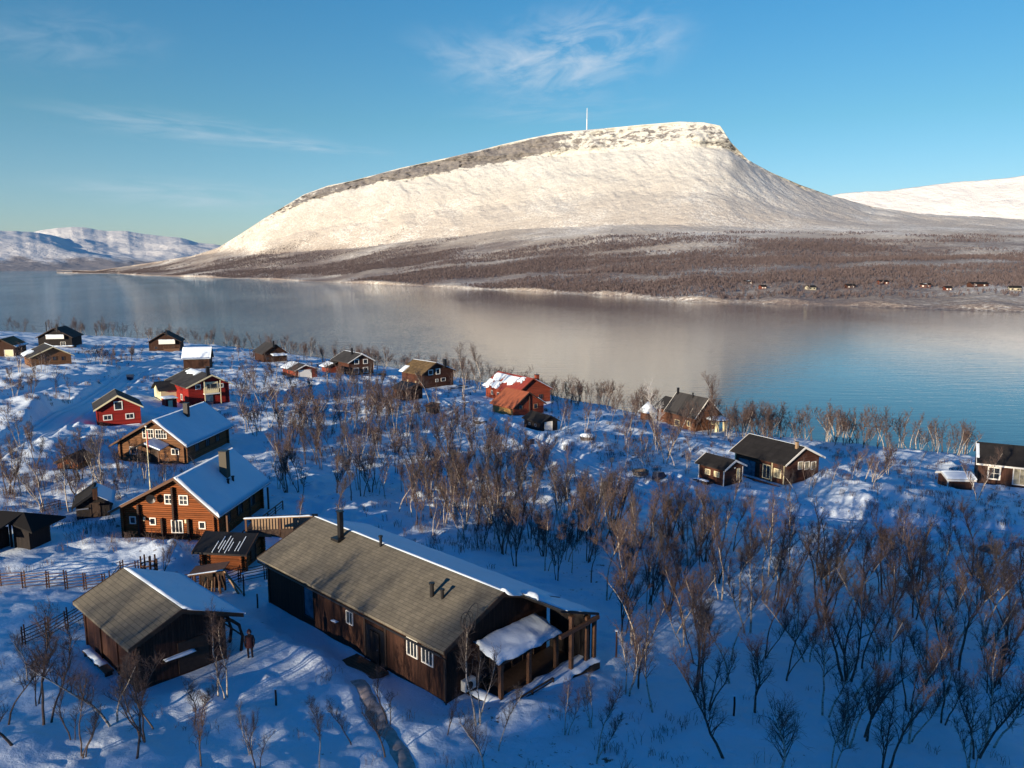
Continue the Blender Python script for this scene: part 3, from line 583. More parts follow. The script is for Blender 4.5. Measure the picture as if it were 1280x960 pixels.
def build_light():
    sc=bpy.context.scene
    w=bpy.data.worlds.new('World'); sc.world=w; w.use_nodes=True; nt=w.node_tree; bg=nt.nodes['Background']
    sky=N(nt,'ShaderNodeTexSky'); sky.sky_type='NISHITA'; sky.sun_disc=False; sky.sun_elevation=R_(SUN_EL); sky.sun_rotation=R_(SUN_AZ+180); sky.altitude=500; sky.air_density=1.0; sky.dust_density=.4; sky.ozone_density=2.0
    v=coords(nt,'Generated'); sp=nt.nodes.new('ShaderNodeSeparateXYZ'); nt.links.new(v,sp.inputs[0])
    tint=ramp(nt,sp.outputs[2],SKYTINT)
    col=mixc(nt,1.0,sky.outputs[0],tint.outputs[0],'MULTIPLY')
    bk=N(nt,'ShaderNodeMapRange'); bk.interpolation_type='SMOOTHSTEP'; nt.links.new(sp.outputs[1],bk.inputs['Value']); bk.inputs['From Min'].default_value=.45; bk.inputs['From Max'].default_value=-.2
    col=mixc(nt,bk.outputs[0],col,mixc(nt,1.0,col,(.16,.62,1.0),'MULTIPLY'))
    # thin cirrus
    def blob(cx,cy,sx,sy):
        d=pdir(cx,cy); a=math.atan2(d[0],d[1]); e=math.atan2(d[2],math.hypot(d[0],d[1])); return a,e
    at=N(nt,'ShaderNodeMath',operation='ARCTAN2'); nt.links.new(sp.outputs[0],at.inputs[0]); nt.links.new(sp.outputs[1],at.inputs[1])
    asn=N(nt,'ShaderNodeMath',operation='ARCSINE'); nt.links.new(sp.outputs[2],asn.inputs[0])
    cb=nt.nodes.new('ShaderNodeCombineXYZ'); nt.links.new(at.outputs[0],cb.inputs[0]); nt.links.new(asn.outputs[0],cb.inputs[1])
    tot=None
    for (px,py,sx,sy,rot,amt,sc_) in CLOUDS:
        a,e=blob(px,py,sx,sy)
        mp=nt.nodes.new('ShaderNodeMapping'); mp.vector_type='TEXTURE'; mp.inputs['Location'].default_value=(a,e,0); mp.inputs['Rotation'].default_value=(0,0,rot); mp.inputs['Scale'].default_value=(sx/960,sy/960,1); nt.links.new(cb.outputs[0],mp.inputs[0])
        ln=N(nt,'ShaderNodeVectorMath',operation='LENGTH'); nt.links.new(mp.outputs[0],ln.inputs[0])
        ms=N(nt,'ShaderNodeMapRange'); ms.interpolation_type='SMOOTHSTEP'; nt.links.new(ln.outputs['Value'],ms.inputs['Value']); ms.inputs['From Min'].default_value=1.1; ms.inputs['From Max'].default_value=0
        nz=noise(nt,mp.outputs[0],sc_,8,.62,.6)
        nr=N(nt,'ShaderNodeMapRange'); nt.links.new(nz,nr.inputs['Value']); nr.inputs['From Min'].default_value=.40; nr.inputs['From Max'].default_value=.75
        k=N(nt,'ShaderNodeMath',operation='MULTIPLY'); nt.links.new(ms.outputs[0],k.inputs[0]); nt.links.new(nr.outputs[0],k.inputs[1])
        k2=N(nt,'ShaderNodeMath',operation='MULTIPLY'); nt.links.new(k.outputs[0],k2.inputs[0]); k2.inputs[1].default_value=amt
        if tot is None: tot=k2.outputs[0]
        else:
            s=N(nt,'ShaderNodeMath',operation='ADD',use_clamp=True); nt.links.new(tot,s.inputs[0]); nt.links.new(k2.outputs[0],s.inputs[1]); tot=s.outputs[0]
    col=mixc(nt,tot,col,CLOUDCOL)
    nt.links.new(col,bg.inputs[0]); bg.inputs[1].default_value=SKYSTR
    l=bpy.data.lights.new('sun','SUN'); l.energy=SUNSTR; l.angle=R_(.5); l.color=SUNCOL; o=bpy.data.objects.new('sun',l); C.objects.link(o)
    d=Vector((SD[0]*math.cos(R_(SUN_EL)),SD[1]*math.cos(R_(SUN_EL)),-math.sin(R_(SUN_EL)))); o.rotation_euler=d.to_track_quat('-Z','Y').to_euler(); o.location=(-60,-60,60)
    cam=bpy.data.cameras.new('camera'); cam.sensor_width=36; cam.lens=27; cam.clip_start=.5; cam.clip_end=60000
    co=bpy.data.objects.new('camera',cam); C.objects.link(co); co.location=(0,0,CAMZ); co.rotation_euler=(math.pi/2-PITCH,0,0); sc.camera=co
    vs=sc.view_settings; vs.view_transform='Standard'; vs.look='None'; vs.gamma=1; vs.exposure=EXPO; vs.use_curve_mapping=False
    sc.render.engine='CYCLES'; cy=sc.cycles; cy.max_bounces=4; cy.diffuse_bounces=2; cy.glossy_bounces=2; cy.volume_bounces=0; cy.transmission_bounces=1; cy.caustics_reflective=False; cy.caustics_refractive=False
SKYTINT=[(0,(1,1,1)),(1,(1,1,1))]; CLOUDS=[(715,68,165,62,.16,1.0,2.2),(600,80,110,45,-.2,.4,2.0),(230,160,180,22,-.05,.45,2.0),(380,182,120,10,-.05,.45,2.0),(230,243,170,22,-.02,.5,1.6),(80,50,120,40,.1,.25,2.0),(700,140,160,20,.05,.25,2.0)]; CLOUDCOL=(5.0,5.6,6.3); SKYSTR=.1; SUNSTR=5; SUNCOL=(1,.86,.68); EXPO=.5

build_setting()
# ------------------------------------------------------------------ buildings
def railing(h,pts,z,ht=1.0,mat='mwood',top='mwood',boards=0.0,name='railing',posts=True):
    m=MB()
    for (x0,y0),(x1,y1) in zip(pts[:-1],pts[1:]):
        L=math.hypot(x1-x0,y1-y0); n=max(1,int(L/1.6))
        if posts:
            for i in range(n+1): x=x0+(x1-x0)*i/n; y=y0+(y1-y0)*i/n; m.box(x-.05,x+.05,y-.05,y+.05,z-.3,z+ht)
        m.tube([(x0,y0,z+ht),(x1,y1,z+ht)],.06,6); 
        if boards:
            k=int(L/boards)
            for i in range(k):
                t=(i+.5)/k; x=x0+(x1-x0)*t; y=y0+(y1-y0)*t; m.box(x-.05,x+.05,y-.02,y+.02,z+.1,z+ht-.06)
        else: 
            for q in (.35,.65): m.tube([(x0,y0,z+ht*q),(x1,y1,z+ht*q)],.035,5)
    return m.build(name,M[mat],h.o)
def snowslab(name,x0,x1,y0,y1,za,zb,t,parent,seed=1,along='x',irr=.25):
    """snow cover over a rectangle whose height goes za (x0) .. zb (x1)"""
    nx=max(6,int((x1-x0)/.2)); ny=max(6,int((y1-y0)/.2)); V=[];Fc=[]
    for k in range(2):
        for i in range(nx+1):
            for j in range(ny+1):
                u,v=i/nx,j/ny; x=x0+(x1-x0)*u; y=y0+(y1-y0)*v
                e=min(min(u,1-u)*(x1-x0),min(v,1-v)*(y1-y0))/.3; e=math.sqrt(max(0,min(1,e)))
                n=float(fbm(np.array([x*1.1+seed*7]),np.array([y*1.1]),3)[0])
                if i in(0,nx): x+=irr*n*(1 if i else -1)*1.2
                if j in(0,ny): y+=irr*float(fbm(np.array([x*2.1+seed*5]),np.array([y+3.]),3)[0])*1.2
                z=za+(zb-za)*u
                V.append((x,y,z+(t*(.25+.75*e)*(1+.5*n) if k==0 else 0)))
    n=(nx+1)*(ny+1); g=lambda k,i,j:k*n+i*(ny+1)+j
    for i in range(nx):
        for j in range(ny): Fc+=[(g(0,i,j),g(0,i+1,j),g(0,i+1,j+1),g(0,i,j+1)),(g(1,i,j),g(1,i,j+1),g(1,i+1,j+1),g(1,i+1,j))]
        Fc+=[(g(0,i,0),g(1,i,0),g(1,i+1,0),g(0,i+1,0)),(g(0,i,ny),g(0,i+1,ny),g(1,i+1,ny),g(1,i,ny))]
    for j in range(ny): Fc+=[(g(0,0,j),g(0,0,j+1),g(1,0,j+1),g(1,0,j)),(g(0,nx,j),g(1,nx,j),g(1,nx,j+1),g(0,nx,j+1))]
    return MB().add(V,Fc).build(name,M['roofsnow'],parent,True)

def long_cabin():
    h=House('long','long_cabin','long dark brown cabin with shingle roof and snowy porch, nearest the camera',oe=.55,og=.4,wall='brownb',roof='shingle',depth=1.6,oe2=.75)
    L,W=h.L,h.W
    h.snow(1,v1=.985,t=.085,seed=3,hang=.1)
    # ribbed dark extension of the far slope over the terrace corner
    e=h.eave(1); m=MB(); sl=(h.h+h.rise-e[1])/(h.ro-e[0])
    q=h.roofpt(1,712,783); EXTQ=q; ya,yb=1.35,e[0]; f=lambda y:h.h+h.rise+(y-h.ro)*sl
    x0,x1=L/2+h.og+.06,L/2+3.55
    m.hexa([(x0,ya,f(ya)-.03),(x1,ya,f(ya)-.03),(x1,yb,f(yb)-.03),(x0,yb,f(yb)-.03)],[(x0,ya,f(ya)+.12),(x1,ya,f(ya)+.12),(x1,yb,f(yb)+.12),(x0,yb,f(yb)+.12)])
    h_ext=m.build('terrace_roof',M['metal'],h.o)
    m=MB(); m.box(x1-.14,x1+.04,ya,yb,f(yb)-.25,f(yb)-.04); m.build('beam',M['mwood'],h_ext)
    snowslab('snow_cover',L/2+.5,L/2+3.5,1.7,yb-.05,0,0,.10,h_ext,5).data.transform(__import__('mathutils').Matrix(((1,0,0,0),(0,1,0,0),(0,sl,1,h.h+h.rise-h.ro*sl+.125),(0,0,0,1))))
    # lumpy snow curling over the gable end
    for (a,b,s,t) in ((-.2,1.3,2,.2),(1.5,3.3,9,.34)):
        o=snowslab('snow_lump',L/2+.0,L/2+h.og+(.25 if a<1 else 1.2),a,b,0,0,t,h.roof,s,irr=.5); o.data.transform(__import__('mathutils').Matrix(((1,0,0,0),(0,1,0,0),(-.1,sl,1,h.h+h.rise-h.ro*sl+.2+.1*L/2),(0,0,0,1))))
    # snow-laden porch canopy
    c0,c1=-2.15,2.85; xi,xo=L/2+.05,L/2+2.15
    m=MB(); m.hexa([(xi,c0,2.75),(xo,c0,2.2),(xo,c1,2.2),(xi,c1,2.75)],[(xi,c0,2.87),(xo,c0,2.32),(xo,c1,2.32),(xi,c1,2.87)]); can=m.build('porch_roof',M['dwood'],h.o)
    snowslab('snow_cover',xi,xo+.12,c0-.15,c1+.15,2.885,2.335,.26,can,7)
    for (x,y,top) in ((xo-.1,c0+.1,2.2),(xo-.1,.3,2.2),(xo-.1,c1-.1,2.2),(L/2+3.1,4.35,f(4.35)-.27),(L/2+3.2,5.0,f(5.0)-.27),(L/2+3.1,2.9,f(2.9)-.3)):
        m=MB(); m.box(x-.11,x+.11,y-.11,y+.11,-.6,top); m.box(x-.14,x+.14,y-.14,y+.14,top-.18,top-.02); m.build('post',M['mwood'],h.o)
    m=MB(); m.box(L/2+.02,L/2+3.2,W/2+.28,W/2+.36,-.1,f(W/2+.3)-.06); m.build('windbreak_wall',M['blackb'],h.o)
    # deck and its snow
    m=MB(); m.box(L/2+.02,L/2+3.45,-2.75,W/2+.95,-.12,.1); m.box(L/2+3.35,L/2+3.5,-2.8,W/2+1,-1.3,.05); m.box(L/2+.02,L/2+3.4,-2.85,-2.75,-1.3,.05); m.box(L/2+.02,L/2+3.4,W/2+.95,W/2+1.05,-1.3,.05)
    dk=m.build('deck',M['dwood'],h.o)
    snowslab('snow_cover',L/2+2.2,L/2+3.55,-2.6,W/2+1,.11,.11,.30,dk,4,irr=.4); snowslab('snow_cover',L/2+.3,L/2+2.1,-2.75,-2.0,.11,.11,.2,dk,6,irr=.3)
    railing(h,[(L/2+3.3,-2.6),(L/2+3.3,1.0)],.1,.55,'dwood')
    # chimneys, vents, antenna
    c=h.chimney(-1,426,672,.32,1.9,'metal'); q=h.roofpt(-1,426,672); m=MB(); m.box(q[0]-.45,q[0]+.45,q[1]-.55,q[1]+.4,q[2]-.14,q[2]+.06); m.build('flashing',M['metal'],h.o)
    h.chimney(-1,540,745,.26,.75,'metal',name='roof_vent',rnd=True); h.chimney(-1,553,748,.2,.5,'metal',name='roof_vent',rnd=True); h.chimney(1,476,680,.2,.5,'metal',name='roof_vent',rnd=True)
    # bent-pipe wheel-shaped aerial by the roof edge
    q=h.roofpt(-1,583,786); m=MB()
    for k,(w,t,yo) in enumerate(((.55,1.0,-.15),(.5,1.05,.25),(.6,1.55,.65))):
        pts=[]
        for i in range(15):
            a=math.pi*i/14; pts.append((q[0]+yo*.35-t*.42*math.sin(a)*0+(-w/2*math.cos(a))*.75, q[1]-(w/2*math.cos(a))*.65+t*.35*math.sin(a)*k*.5, q[2]+.1+t*math.sin(a)**.6*.85))
        m.tube([(q[0],q[1],q[2]-.1)]+pts+[(q[0]+.1,q[1]+.1,q[2]-.05)],.028,5)
    m.build('pipe_aerial',M['metal'],h.o)
    # heat pump on the gable
    y,z=h.on('G',582,853); m=MB(); m.box(L/2+.06,L/2+.42,y-.42,y+.42,z-.3,z+.32); ac=m.build('heat_pump',M['acwhite'],h.o)
    m=MB(); m.tube([(L/2+.4,y-.08,z),(L/2+.45,y-.08,z)],.25,18); m.build('fan_grille',M['metal'],ac)
    h.winm('G',-.9,1.3,1.6,1.9,'dwood','glass',1,0); h.winm('G',2.0,1.2,1.9,2.1,'dwood','glass',1,0); h.winm('G',3.6,1.4,.8,1.5,'dwood','glass',0,0)
    # side facing left
    h.win('S',381,736,392,770,'dwood','blueglass',0,0,name='glazed_door'); h.win('S',434,765,441,779,'white','glass',1,0,fw=.05)
    h.win('S',510,800,521.5,819,'white','glass',2,0,fw=.07); h.win('S',528.5,811,541,829,'white','glass',2,0,fw=.07)
    u0,_=h.on('S',458,790); u1,_=h.on('S',481,800)
    m=MB(); m.box(u0,u1,-W/2-.05,-W/2+.02,-.1,2.35); dr=m.build('recess_shade_panel',M['metal'],h.o)  # flat dark panel stands in for the shade of the entrance recess
    m=MB(); m.box(u0+.5,u0+1.4,-W/2-.12,-W/2-.052,0,2.1); d=m.build('door',M['blackb'],dr); m=MB(); m.box(u0+1.25,u0+1.31,-W/2-.18,-W/2-.122,1,1.06); m.build('handle',M['steel'],d)
    u,z=h.on('S',421,776); m=MB(); m.box(u-.28,u+.28,-W/2-.28,-W/2-.02,z-.05,z+.03); sh=m.build('wall_shelf',M['mwood'],h.o); snowslab('snow_cover',u-.28,u+.28,-W/2-.28,-W/2-.03,z+.035,z+.035,.08,sh,3,irr=.05)
    for x in (-L/2+.1,u0-.12,u1+.12,L/2-.1): m=MB(); m.box(x-.08,x+.08,-W/2-.07,-W/2+.02,-1.4,h.h-.3); m.build('corner_board',M['dwood'],h.o)
    m=MB(); m.tube([(-L/2-.3,-W/2-.58,h.h-.33),(L/2+.2,-W/2-.58,h.h-.36)],.07,6); m.tube([(L/2+.12,-W/2-.56,h.h-.4),(L/2+.05,-W/2-.12,h.h-.8),(L/2+.05,-W/2-.12,-.6)],.05,6); m.build('gutter',M['metal'],h.o)
    # wooden entrance platform
    um=(u0+u1)/2; m=MB()
    for k in range(9): m.box(um-1.5,um+1.7,-W/2-.35-.22*k-.19,-W/2-.35-.22*k,.06,.24)
    for k in range(2): m.box(um-.9,um+1.1,-W/2-2.45-.35*k,-W/2-2.1-.35*k+.03,-.2-.06*k,.10-.09*k)
    m.build('entrance_platform',M['mwood'],h.o)
    return h
def bench_table(px,py,rz,label,name,L=1.6,W=.75):
    x,y,z=ground(px,py); t=empty(name,(x,y,z-.02),rz,label,name.replace('_',' '))
    m=MB(); 
    for k in range(4): m.box(-L/2,L/2,-W/2+k*W/4,-W/2+k*W/4+W/4-.02,.68,.73)
    m.build('top',M['mwood'],t)
    for sx in (-1,1): m=MB(); m.tube([(sx*L*.38,-W*.5,0),(sx*L*.38,W*.1,.69)],.04,6); m.tube([(sx*L*.38,W*.5,0),(sx*L*.38,-W*.1,.69)],.04,6); m.build('leg',M['mwood'],t)
    for sy in (-1,1):
        m=MB(); m.box(-L/2,L/2,sy*(W*.5+.32)-.12,sy*(W*.5+.32)+.12,.40,.45); m.box(-L*.38-.03,-L*.38+.03,sy*W*.2 if sy>0 else -(W*.5+.32),(W*.5+.32) if sy>0 else -W*.2,.34,.39); m.build('seat',M['mwood'],t)
    return t
FARC=[]
M['oldred']=boardmat('faded_red_boards',(.16,.05,.032),True,.2,.3)
M['farcream']=simple('faded_cream',(.42,.38,.28),.7,.1,3,bs=0)
def build_village():
    long_cabin()
    # --- weathered barn, bottom left
    h=House('barn','barn','weathered brown barn with grey shingle roof half under snow, at the bottom left',cat='barn',oe=.5,og=.4,wall='oldbr',roof='shingle',depth=1.8,oe2=1.0); L,W=h.L,h.W
    h.snow(1,v1=.985,t=.10,seed=8,hang=.12); o=snowslab('snow_lump',L/2-.1,L/2+.55,.1,1.2,0,0,.2,h.roof,2,irr=.3); e=h.eave(1); sl=(h.h+h.rise-e[1])/(h.ro-e[0]); o.data.transform(__import__('mathutils').Matrix(((1,0,0,0),(0,1,0,0),(0,sl,1,h.h+h.rise-h.ro*sl+.17),(0,0,0,1))))
    for u in(-L/2+.12,-L/6,L/6,L/2-.12): m=MB(); m.box(u-.09,u+.09,-W/2-.09,-W/2+.02,-1.5,h.h-.3); m.build('corner_board',M['oldbr'],h.o)
    for y in(-W/2+.12,W/2-.12): m=MB(); m.box(L/2-.02,L/2+.09,y-.09,y+.09,-1.5,h.h-.3); m.build('corner_board',M['dwood'],h.o)
    y,z=h.on('G',224,817); m=MB(); m.box(L/2+.02,L/2+.35,y-1.0,y+1.0,z-.12,z-.04); sh=m.build('wall_shelf',M['dwood'],h.o); snowslab('snow_cover',L/2+.02,L/2+.38,y-.95,y+.9,z-.035,z-.035,.14,sh,3,irr=.1)
    m=MB(); m.box(L/2+.01,L/2+.08,-.3,1.5,.1,2.0); d=m.build('door',M['dwood'],h.o); m=MB(); m.box(L/2+.082,L/2+.13,.0,.06,1,1.2); m.build('handle',M['metal'],d)
    m=MB()   # arched wood-stack lean-to at the right end
    pts=[(0,W/2+.95,0),(0,W/2+1.15,1.2),(0,W/2+.95,2.0),(0,W/2+.5,2.45),(0,W/2+.1,2.6)]
    for x in (L/2-.15,L/2-1.6,L/2-3.1): m.tube([(x,p[1],p[2]-.3) for p in pts],.1,7)
    for p in pts[1:]: m.tube([(L/2-3.2,p[1],p[2]-.28),(L/2,p[1],p[2]-.28)],.05,5)
    m.build('lean_to_frame',M['dwood'],h.o)
    # bench with clutter on the left long side
    m=MB(); m.box(-2.6,1.2,-W/2-.75,-W/2-.25,.25,.33); 
    for x in(-2.4,-.7,1.0): m.box(x-.05,x+.05,-W/2-.7,-W/2-.3,-1.0,.25)
    b=m.build('side_bench',M['mwood'],h.o); snowslab('snow_cover',-2.6,.2,-W/2-.75,-W/2-.25,.335,.335,.12,b,4,irr=.1)
    # --- big log house
    h=House('log','log_house','large orange brown log house with blue snow on its right roof slope',oe=.9,og=.8,wall='logs',roof='shingle2',verge='mwood',depth=1.3,logs=.2,oe2=.7); L,W=h.L,h.W
    h.snow(1,v1=.99,t=.26,seed=12); h.snow(-1,v1=.2,v0=.0,t=.05,seed=13,hang=.02)
    for q in ((207,619,216,629),(225,620,234,630)): h.win('G',*q,nv=1,nh=1)
    h.win('G',215.5,651,228,665,nv=2,nh=0); 
    for q in ((163.5,646.5,169,653.5),(188.5,648,194,655),(250,653,256,660)): h.win('G',*q,nv=0,nh=0)
    for (px,a,b) in ((177,628,670),(205.5,645,674),(219,607,649),(238.5,647,678)):
        u,z0=h.on('G',px,b); _,z1=h.on('G',px,a); m=MB(); z0=max(z0,-.8)
        for k in range(int((z1-z0)/.2)): m.tube([(L/2-.1,u,z0+.2*k),(L/2+.34,u,z0+.2*k)],.11,8)
        m.build('cross_wall_logs',M['endgrain'],h.o)
    for px,py in ((181.5,648),(233,651)): u,z=h.on('G',px,py); m=MB(); m.box(L/2+.05,L/2+.2,u-.08,u+.08,z-.17,z+.17); m.build('wall_lamp',M['cream'],h.o)
    u,z=h.on('G',196,621); m=MB()
    V=[(L/2+.55,u,z)];n=20
    for k in range(n): a=2*math.pi*k/n; V.append((L/2+.75-.1*math.cos(a),u-.15+.42*math.cos(a),z+.42*math.sin(a)))
    V.append((L/2+.60,u,z)); m.add(V,[(0,1+(k+1)%n,1+k) for k in range(n)]+[(n+1,1+k,1+(k+1)%n) for k in range(n)]); m.tube([(L/2,u,z-.1),(L/2+.55,u,z)],.035,5); m.build('satellite_dish',M['metal'],h.o)
    h.chimney(1,281.5,596,.75,2.6,'shingle'); h.chimney(1,285.5,607,.22,.6,'metal',name='roof_vent',rnd=True); h.chimney(1,291.5,604,.22,.65,'metal',name='roof_vent',rnd=True)
    for u in(-2.8,0,2.6): h.winm('N',u,1.5,1.0,1.0,'mwood','glass',1,0)
    railing(h,[(L/2-.5,W/2+2.3),(-L/2,W/2+2.3)],-.1,.9,'mwood'); m=MB(); m.box(-L/2,L/2-.5,W/2+.05,W/2+2.4,-.9,-.15); m.build('side_terrace',M['dwood'],h.o)
    for x in(-L/2+.2,-.5,L/2-.6): m=MB(); m.box(x-.08,x+.08,W/2+.75,W/2+.9,-.2,h.h-.75); m.build('post',M['mwood'],h.o)
    # terrace of the log house, to its right
    a=ground(312,668)[:2]; b=ground(362,673)[:2]; z=zt(*a); d=Vector((b[0]-a[0],b[1]-a[1])); ln=d.length; t=empty('wooden_terrace',(a[0],a[1],z),math.atan2(d.y,d.x),'raised wooden terrace with pale railing boards, right of the large log house','terrace')
    m=MB(); m.box(-.3,ln+2.2,-.2,4,-.8,.42); m.build('platform',M['dwood'],t); m=MB(); m.box(-.35,ln+2.2,-.24,-.04,1.5,1.6); m.build('handrail',M['pwood'],t); o=snowslab('snow_cover',-.4,ln+2.1,-.3,.02,1.605,1.605,.09,t,2,irr=.05)
    m=MB()
    for k in range(14): m.box(.3+k*.27,.46+k*.27,-.17,-.12,.45,1.49)
    m.build('railing_boards',M['pwood'],t)
    for k in (-.25,ln/2+1,ln+2.1): m=MB(); m.box(k-.08,k+.08,-.2,-.04,-.8,1.49); m.build('post',M['mwood'],t)
    # --- brown lodge behind
    h=House('lodge','timber_lodge','brown timber lodge with a steep snow-covered right roof slope, behind the flagpole',oe=.9,og=.8,wall='logs_dim',roof='darkroof',verge='mwood',depth=1.5,logs=.22,oe2=.7); L,W=h.L,h.W
    h.snow(1,v1=.99,t=.26,seed=15)
    h.win('G',179,537,191.5,547,nv=3,nh=1); h.win('G',195,537.5,207.5,547.5,nv=3,nh=1); h.win('G',163,559,171,567,nv=0,nh=0); h.win('G',215,561.5,223,567.5,nv=1,nh=0)
    h.chimney(1,233.5,521,.62,1.9,'metal')
    u0,_=h.on('G',174,560); u1,_=h.on('G',211,560); m=MB(); um=(u0+u1)/2
    m.hexa([(L/2+.1,u0,2.35),(L/2+2.4,u0,2.2),(L/2+2.4,um,3.0),(L/2+.1,um,3.2)],[(L/2+.1,u0,2.47),(L/2+2.4,u0,2.32),(L/2+2.4,um,3.12),(L/2+.1,um,3.32)]); m.hexa([(L/2+.1,um,3.2),(L/2+2.4,um,3.0),(L/2+2.4,u1,2.2),(L/2+.1,u1,2.35)],[(L/2+.1,um,3.32),(L/2+2.4,um,3.12),(L/2+2.4,u1,2.32),(L/2+.1,u1,2.47)])
    pr=m.build('porch_roof',M['darkroof'],h.o)
    MB().hexa([(L/2+.1,um+.1,3.31),(L/2+2.4,um+.1,3.11),(L/2+2.4,u1+.1,2.31),(L/2+.1,u1+.1,2.46)],[(L/2+.1,um+.1,3.5),(L/2+2.35,um+.1,3.28),(L/2+2.35,u1+.15,2.45),(L/2+.1,u1+.15,2.62)]).build('snow_cover',M['roofsnow'],pr)
    for y in(u0+.2,u1-.2): m=MB(); m.box(L/2+2.1,L/2+2.25,y-.08,y+.08,-.6,2.25); m.build('post',M['mwood'],h.o)
    m=MB(); m.box(L/2+.05,L/2+3.0,-W/2-2.5,W/2-.3,-1.2,-.15); dk=m.build('terrace',M['mwood'],h.o); snowslab('snow_cover',L/2+2.2,L/2+3.05,-W/2-2.4,W/2-.4,-.145,-.145,.2,dk,5)
    railing(h,[(L/2+2.9,-W/2-2.4),(L/2+2.9,W/2-.4)],-.1,.8,'mwood')
    m=MB(); m.box(L/2+.03,L/2+.1,um-.5,um+.5,-.1,2.0); m.build('door',M['dwood'],h.o)
    for u in(-3,0,3): h.winm('N',u,1.5,1.0,1.0,'mwood','glass',1,0)
    # --- red cabin
    h=House('red','red_cabin','small bright red cabin with three white gable windows, alone beside the snow tracks',oe=.45,og=.5,wall='redb',roof='darkroof',verge='cream',depth=1.0); L,W=h.L,h.W
    h.win('G',143.5,502.5,152,511.5,nv=0,nh=0,fw=.14); h.win('G',130,519.5,139,524.5,nv=1,nh=0,fw=.14); h.win('G',158,517.5,166.5,522.5,nv=1,nh=0,fw=.14)
    snowslab('snow_cover',L/2-.1,L/2+.3,-W/2,W/2,-.2,-.3,.35,h.o,4)
    for y in(-W/2+.06,W/2-.06): m=MB(); m.box(L/2-.02,L/2+.05,y-.08,y+.08,-.6,h.h-.35); m.build('corner_board',M['redb'],h.o)
    # --- red house with balcony
    h=House('redbalc','red_house','red house with a cream glazed balcony in its gable, behind the brown lodge',oe=.6,og=.7,wall='redb',roof='darkroof',verge='cream',depth=1.2); L,W=h.L,h.W
    h.snow(1,v0=.1,v1=.8,t=.2,seed=21); h.snow(-1,u0=-L/2+1,u1=L/2-5,v0=.72,v1=.99,t=.2,seed=22,ragged=.3)
    h.win('G',245,481.5,250,485.8,nv=0,nh=0,fw=.16); h.win('G',274,480,278.5,483.5,nv=0,nh=0,fw=.16)
    u0,z0=h.on('G',254,492); u1,z1=h.on('G',273,480)
    m=MB(); m.box(L/2+.04,L/2+1.1,u0,u1,z0-.15,z0+.05); m.build('balcony_floor',M['white'],h.o)
    m=MB(); m.box(L/2+.02,L/2+.12,u0+.1,u1-.1,z0+.05,z0+2.2); g=m.build('balcony_front',M['cream'],h.o)
    for a,b in ((.25,.42),(.5,.85)): m=MB(); m.box(L/2+.125,L/2+.17,u0+(u1-u0)*a,u0+(u1-u0)*b,z0+.75,z0+1.8); m.build('balcony_window',M['glass'],g)
    m=MB(); 
    for y in(u0,u1): m.box(L/2+.98,L/2+1.1,y-.07,y+.07,-.6,z0+2.5)
    m.build('balcony_posts',M['cream'],h.o)
    m=MB(); m.tube([(L/2+1.04,u0,z0+1),(L/2+1.04,u1,z0+1)],.05,5); 
    for k in range(9): y=u0+(u1-u0)*k/8; m.box(L/2+1.02,L/2+1.06,y-.04,y+.04,z0+.06,z0+.97)
    m.build('balcony_railing',M['cream'],h.o)
    u,z=h.on('G',262,500); m=MB(); m.box(L/2+.02,L/2+.1,u-.7,u+.7,.0,2.0); m.build('glazed_door',M['blueglass'],h.o)
    h.chimney(-1,260,470,.6,1.8,'metal')
    # side wing to the left with its own small gable
    m=MB(); xw=-L/2+2.6; m.hexa([(xw-2.2,-W/2-3,-1),(xw+2.2,-W/2-3,-1),(xw+2.2,-W/2+.2,-1),(xw-2.2,-W/2+.2,-1)],[(xw-2.2,-W/2-3,2.6),(xw+2.2,-W/2-3,2.6),(xw+2.2,-W/2+.2,2.6),(xw-2.2,-W/2+.2,2.6)]); m.add([(xw-2.2,-W/2-3,2.6),(xw+2.2,-W/2-3,2.6),(xw,-W/2-3,3.9),(xw-2.2,-W/2+.2,2.6),(xw+2.2,-W/2+.2,2.6),(xw,-W/2+.2,3.9)],[(0,1,2),(5,4,3),(0,2,5,3),(1,4,5,2)]); m.build('side_wing',M['cream'],h.o)
    for s in(-1,1):
        m=MB(); a=[(xw+s*2.7,-W/2-3.5,2.45),(xw+s*2.7,-W/2+1.6,2.45),(xw,-W/2+1.6,4.05),(xw,-W/2-3.5,4.05)]; b=[(x,y,z+.14) for x,y,z in a]; 
        m.hexa(a if s<0 else a[::-1],b if s<0 else b[::-1]); w=m.build('wing_roof',M['darkroof'],h.o)
    for u in(-3,2): h.winm('S',u,1.4,1,1,'white','glass',1,0)
    # small red shed with a white front to its left
    x,y,z=ground(212,507); t=empty('garden_shed',(x,y,z),R_(-50),'tiny red and cream shed just left of the red balcony house','shed')
    m=MB(); m.box(-1.3,1.3,-1,1,-.4,1.5); m.build('wall',M['redb'],t); m=MB(); m.box(-1.5,1.5,-1.25,1.25,1.5,1.62); rr=m.build('roof',M['cream'],t); snowslab('snow_cover',-1.5,1.5,-1.25,1.25,1.625,1.625,.15,rr,3); m=MB(); m.box(1.3,1.36,-.6,.2,-.1,1.2); m.build('door',M['cream'],t)
    # --- house with white roof
    h=House('whiteroof','brown_house','brown house with one bright white snowy roof slope, behind the red balcony house',oe=.5,og=.4,wall='brownb',roof='darkroof',depth=1.0); L,W=h.L,h.W
    h.snow(1,t=.3,seed=31); h.snow(-1,t=.3,seed=32); h.winm('G',0,1.4,1,1,nv=1,nh=0)
    u,z=h.on('S',251,453); h.winm('S',-1,1.4,.9,1.3,'pwood','curtain_lit',0,0,name='door',pname='door_panel')
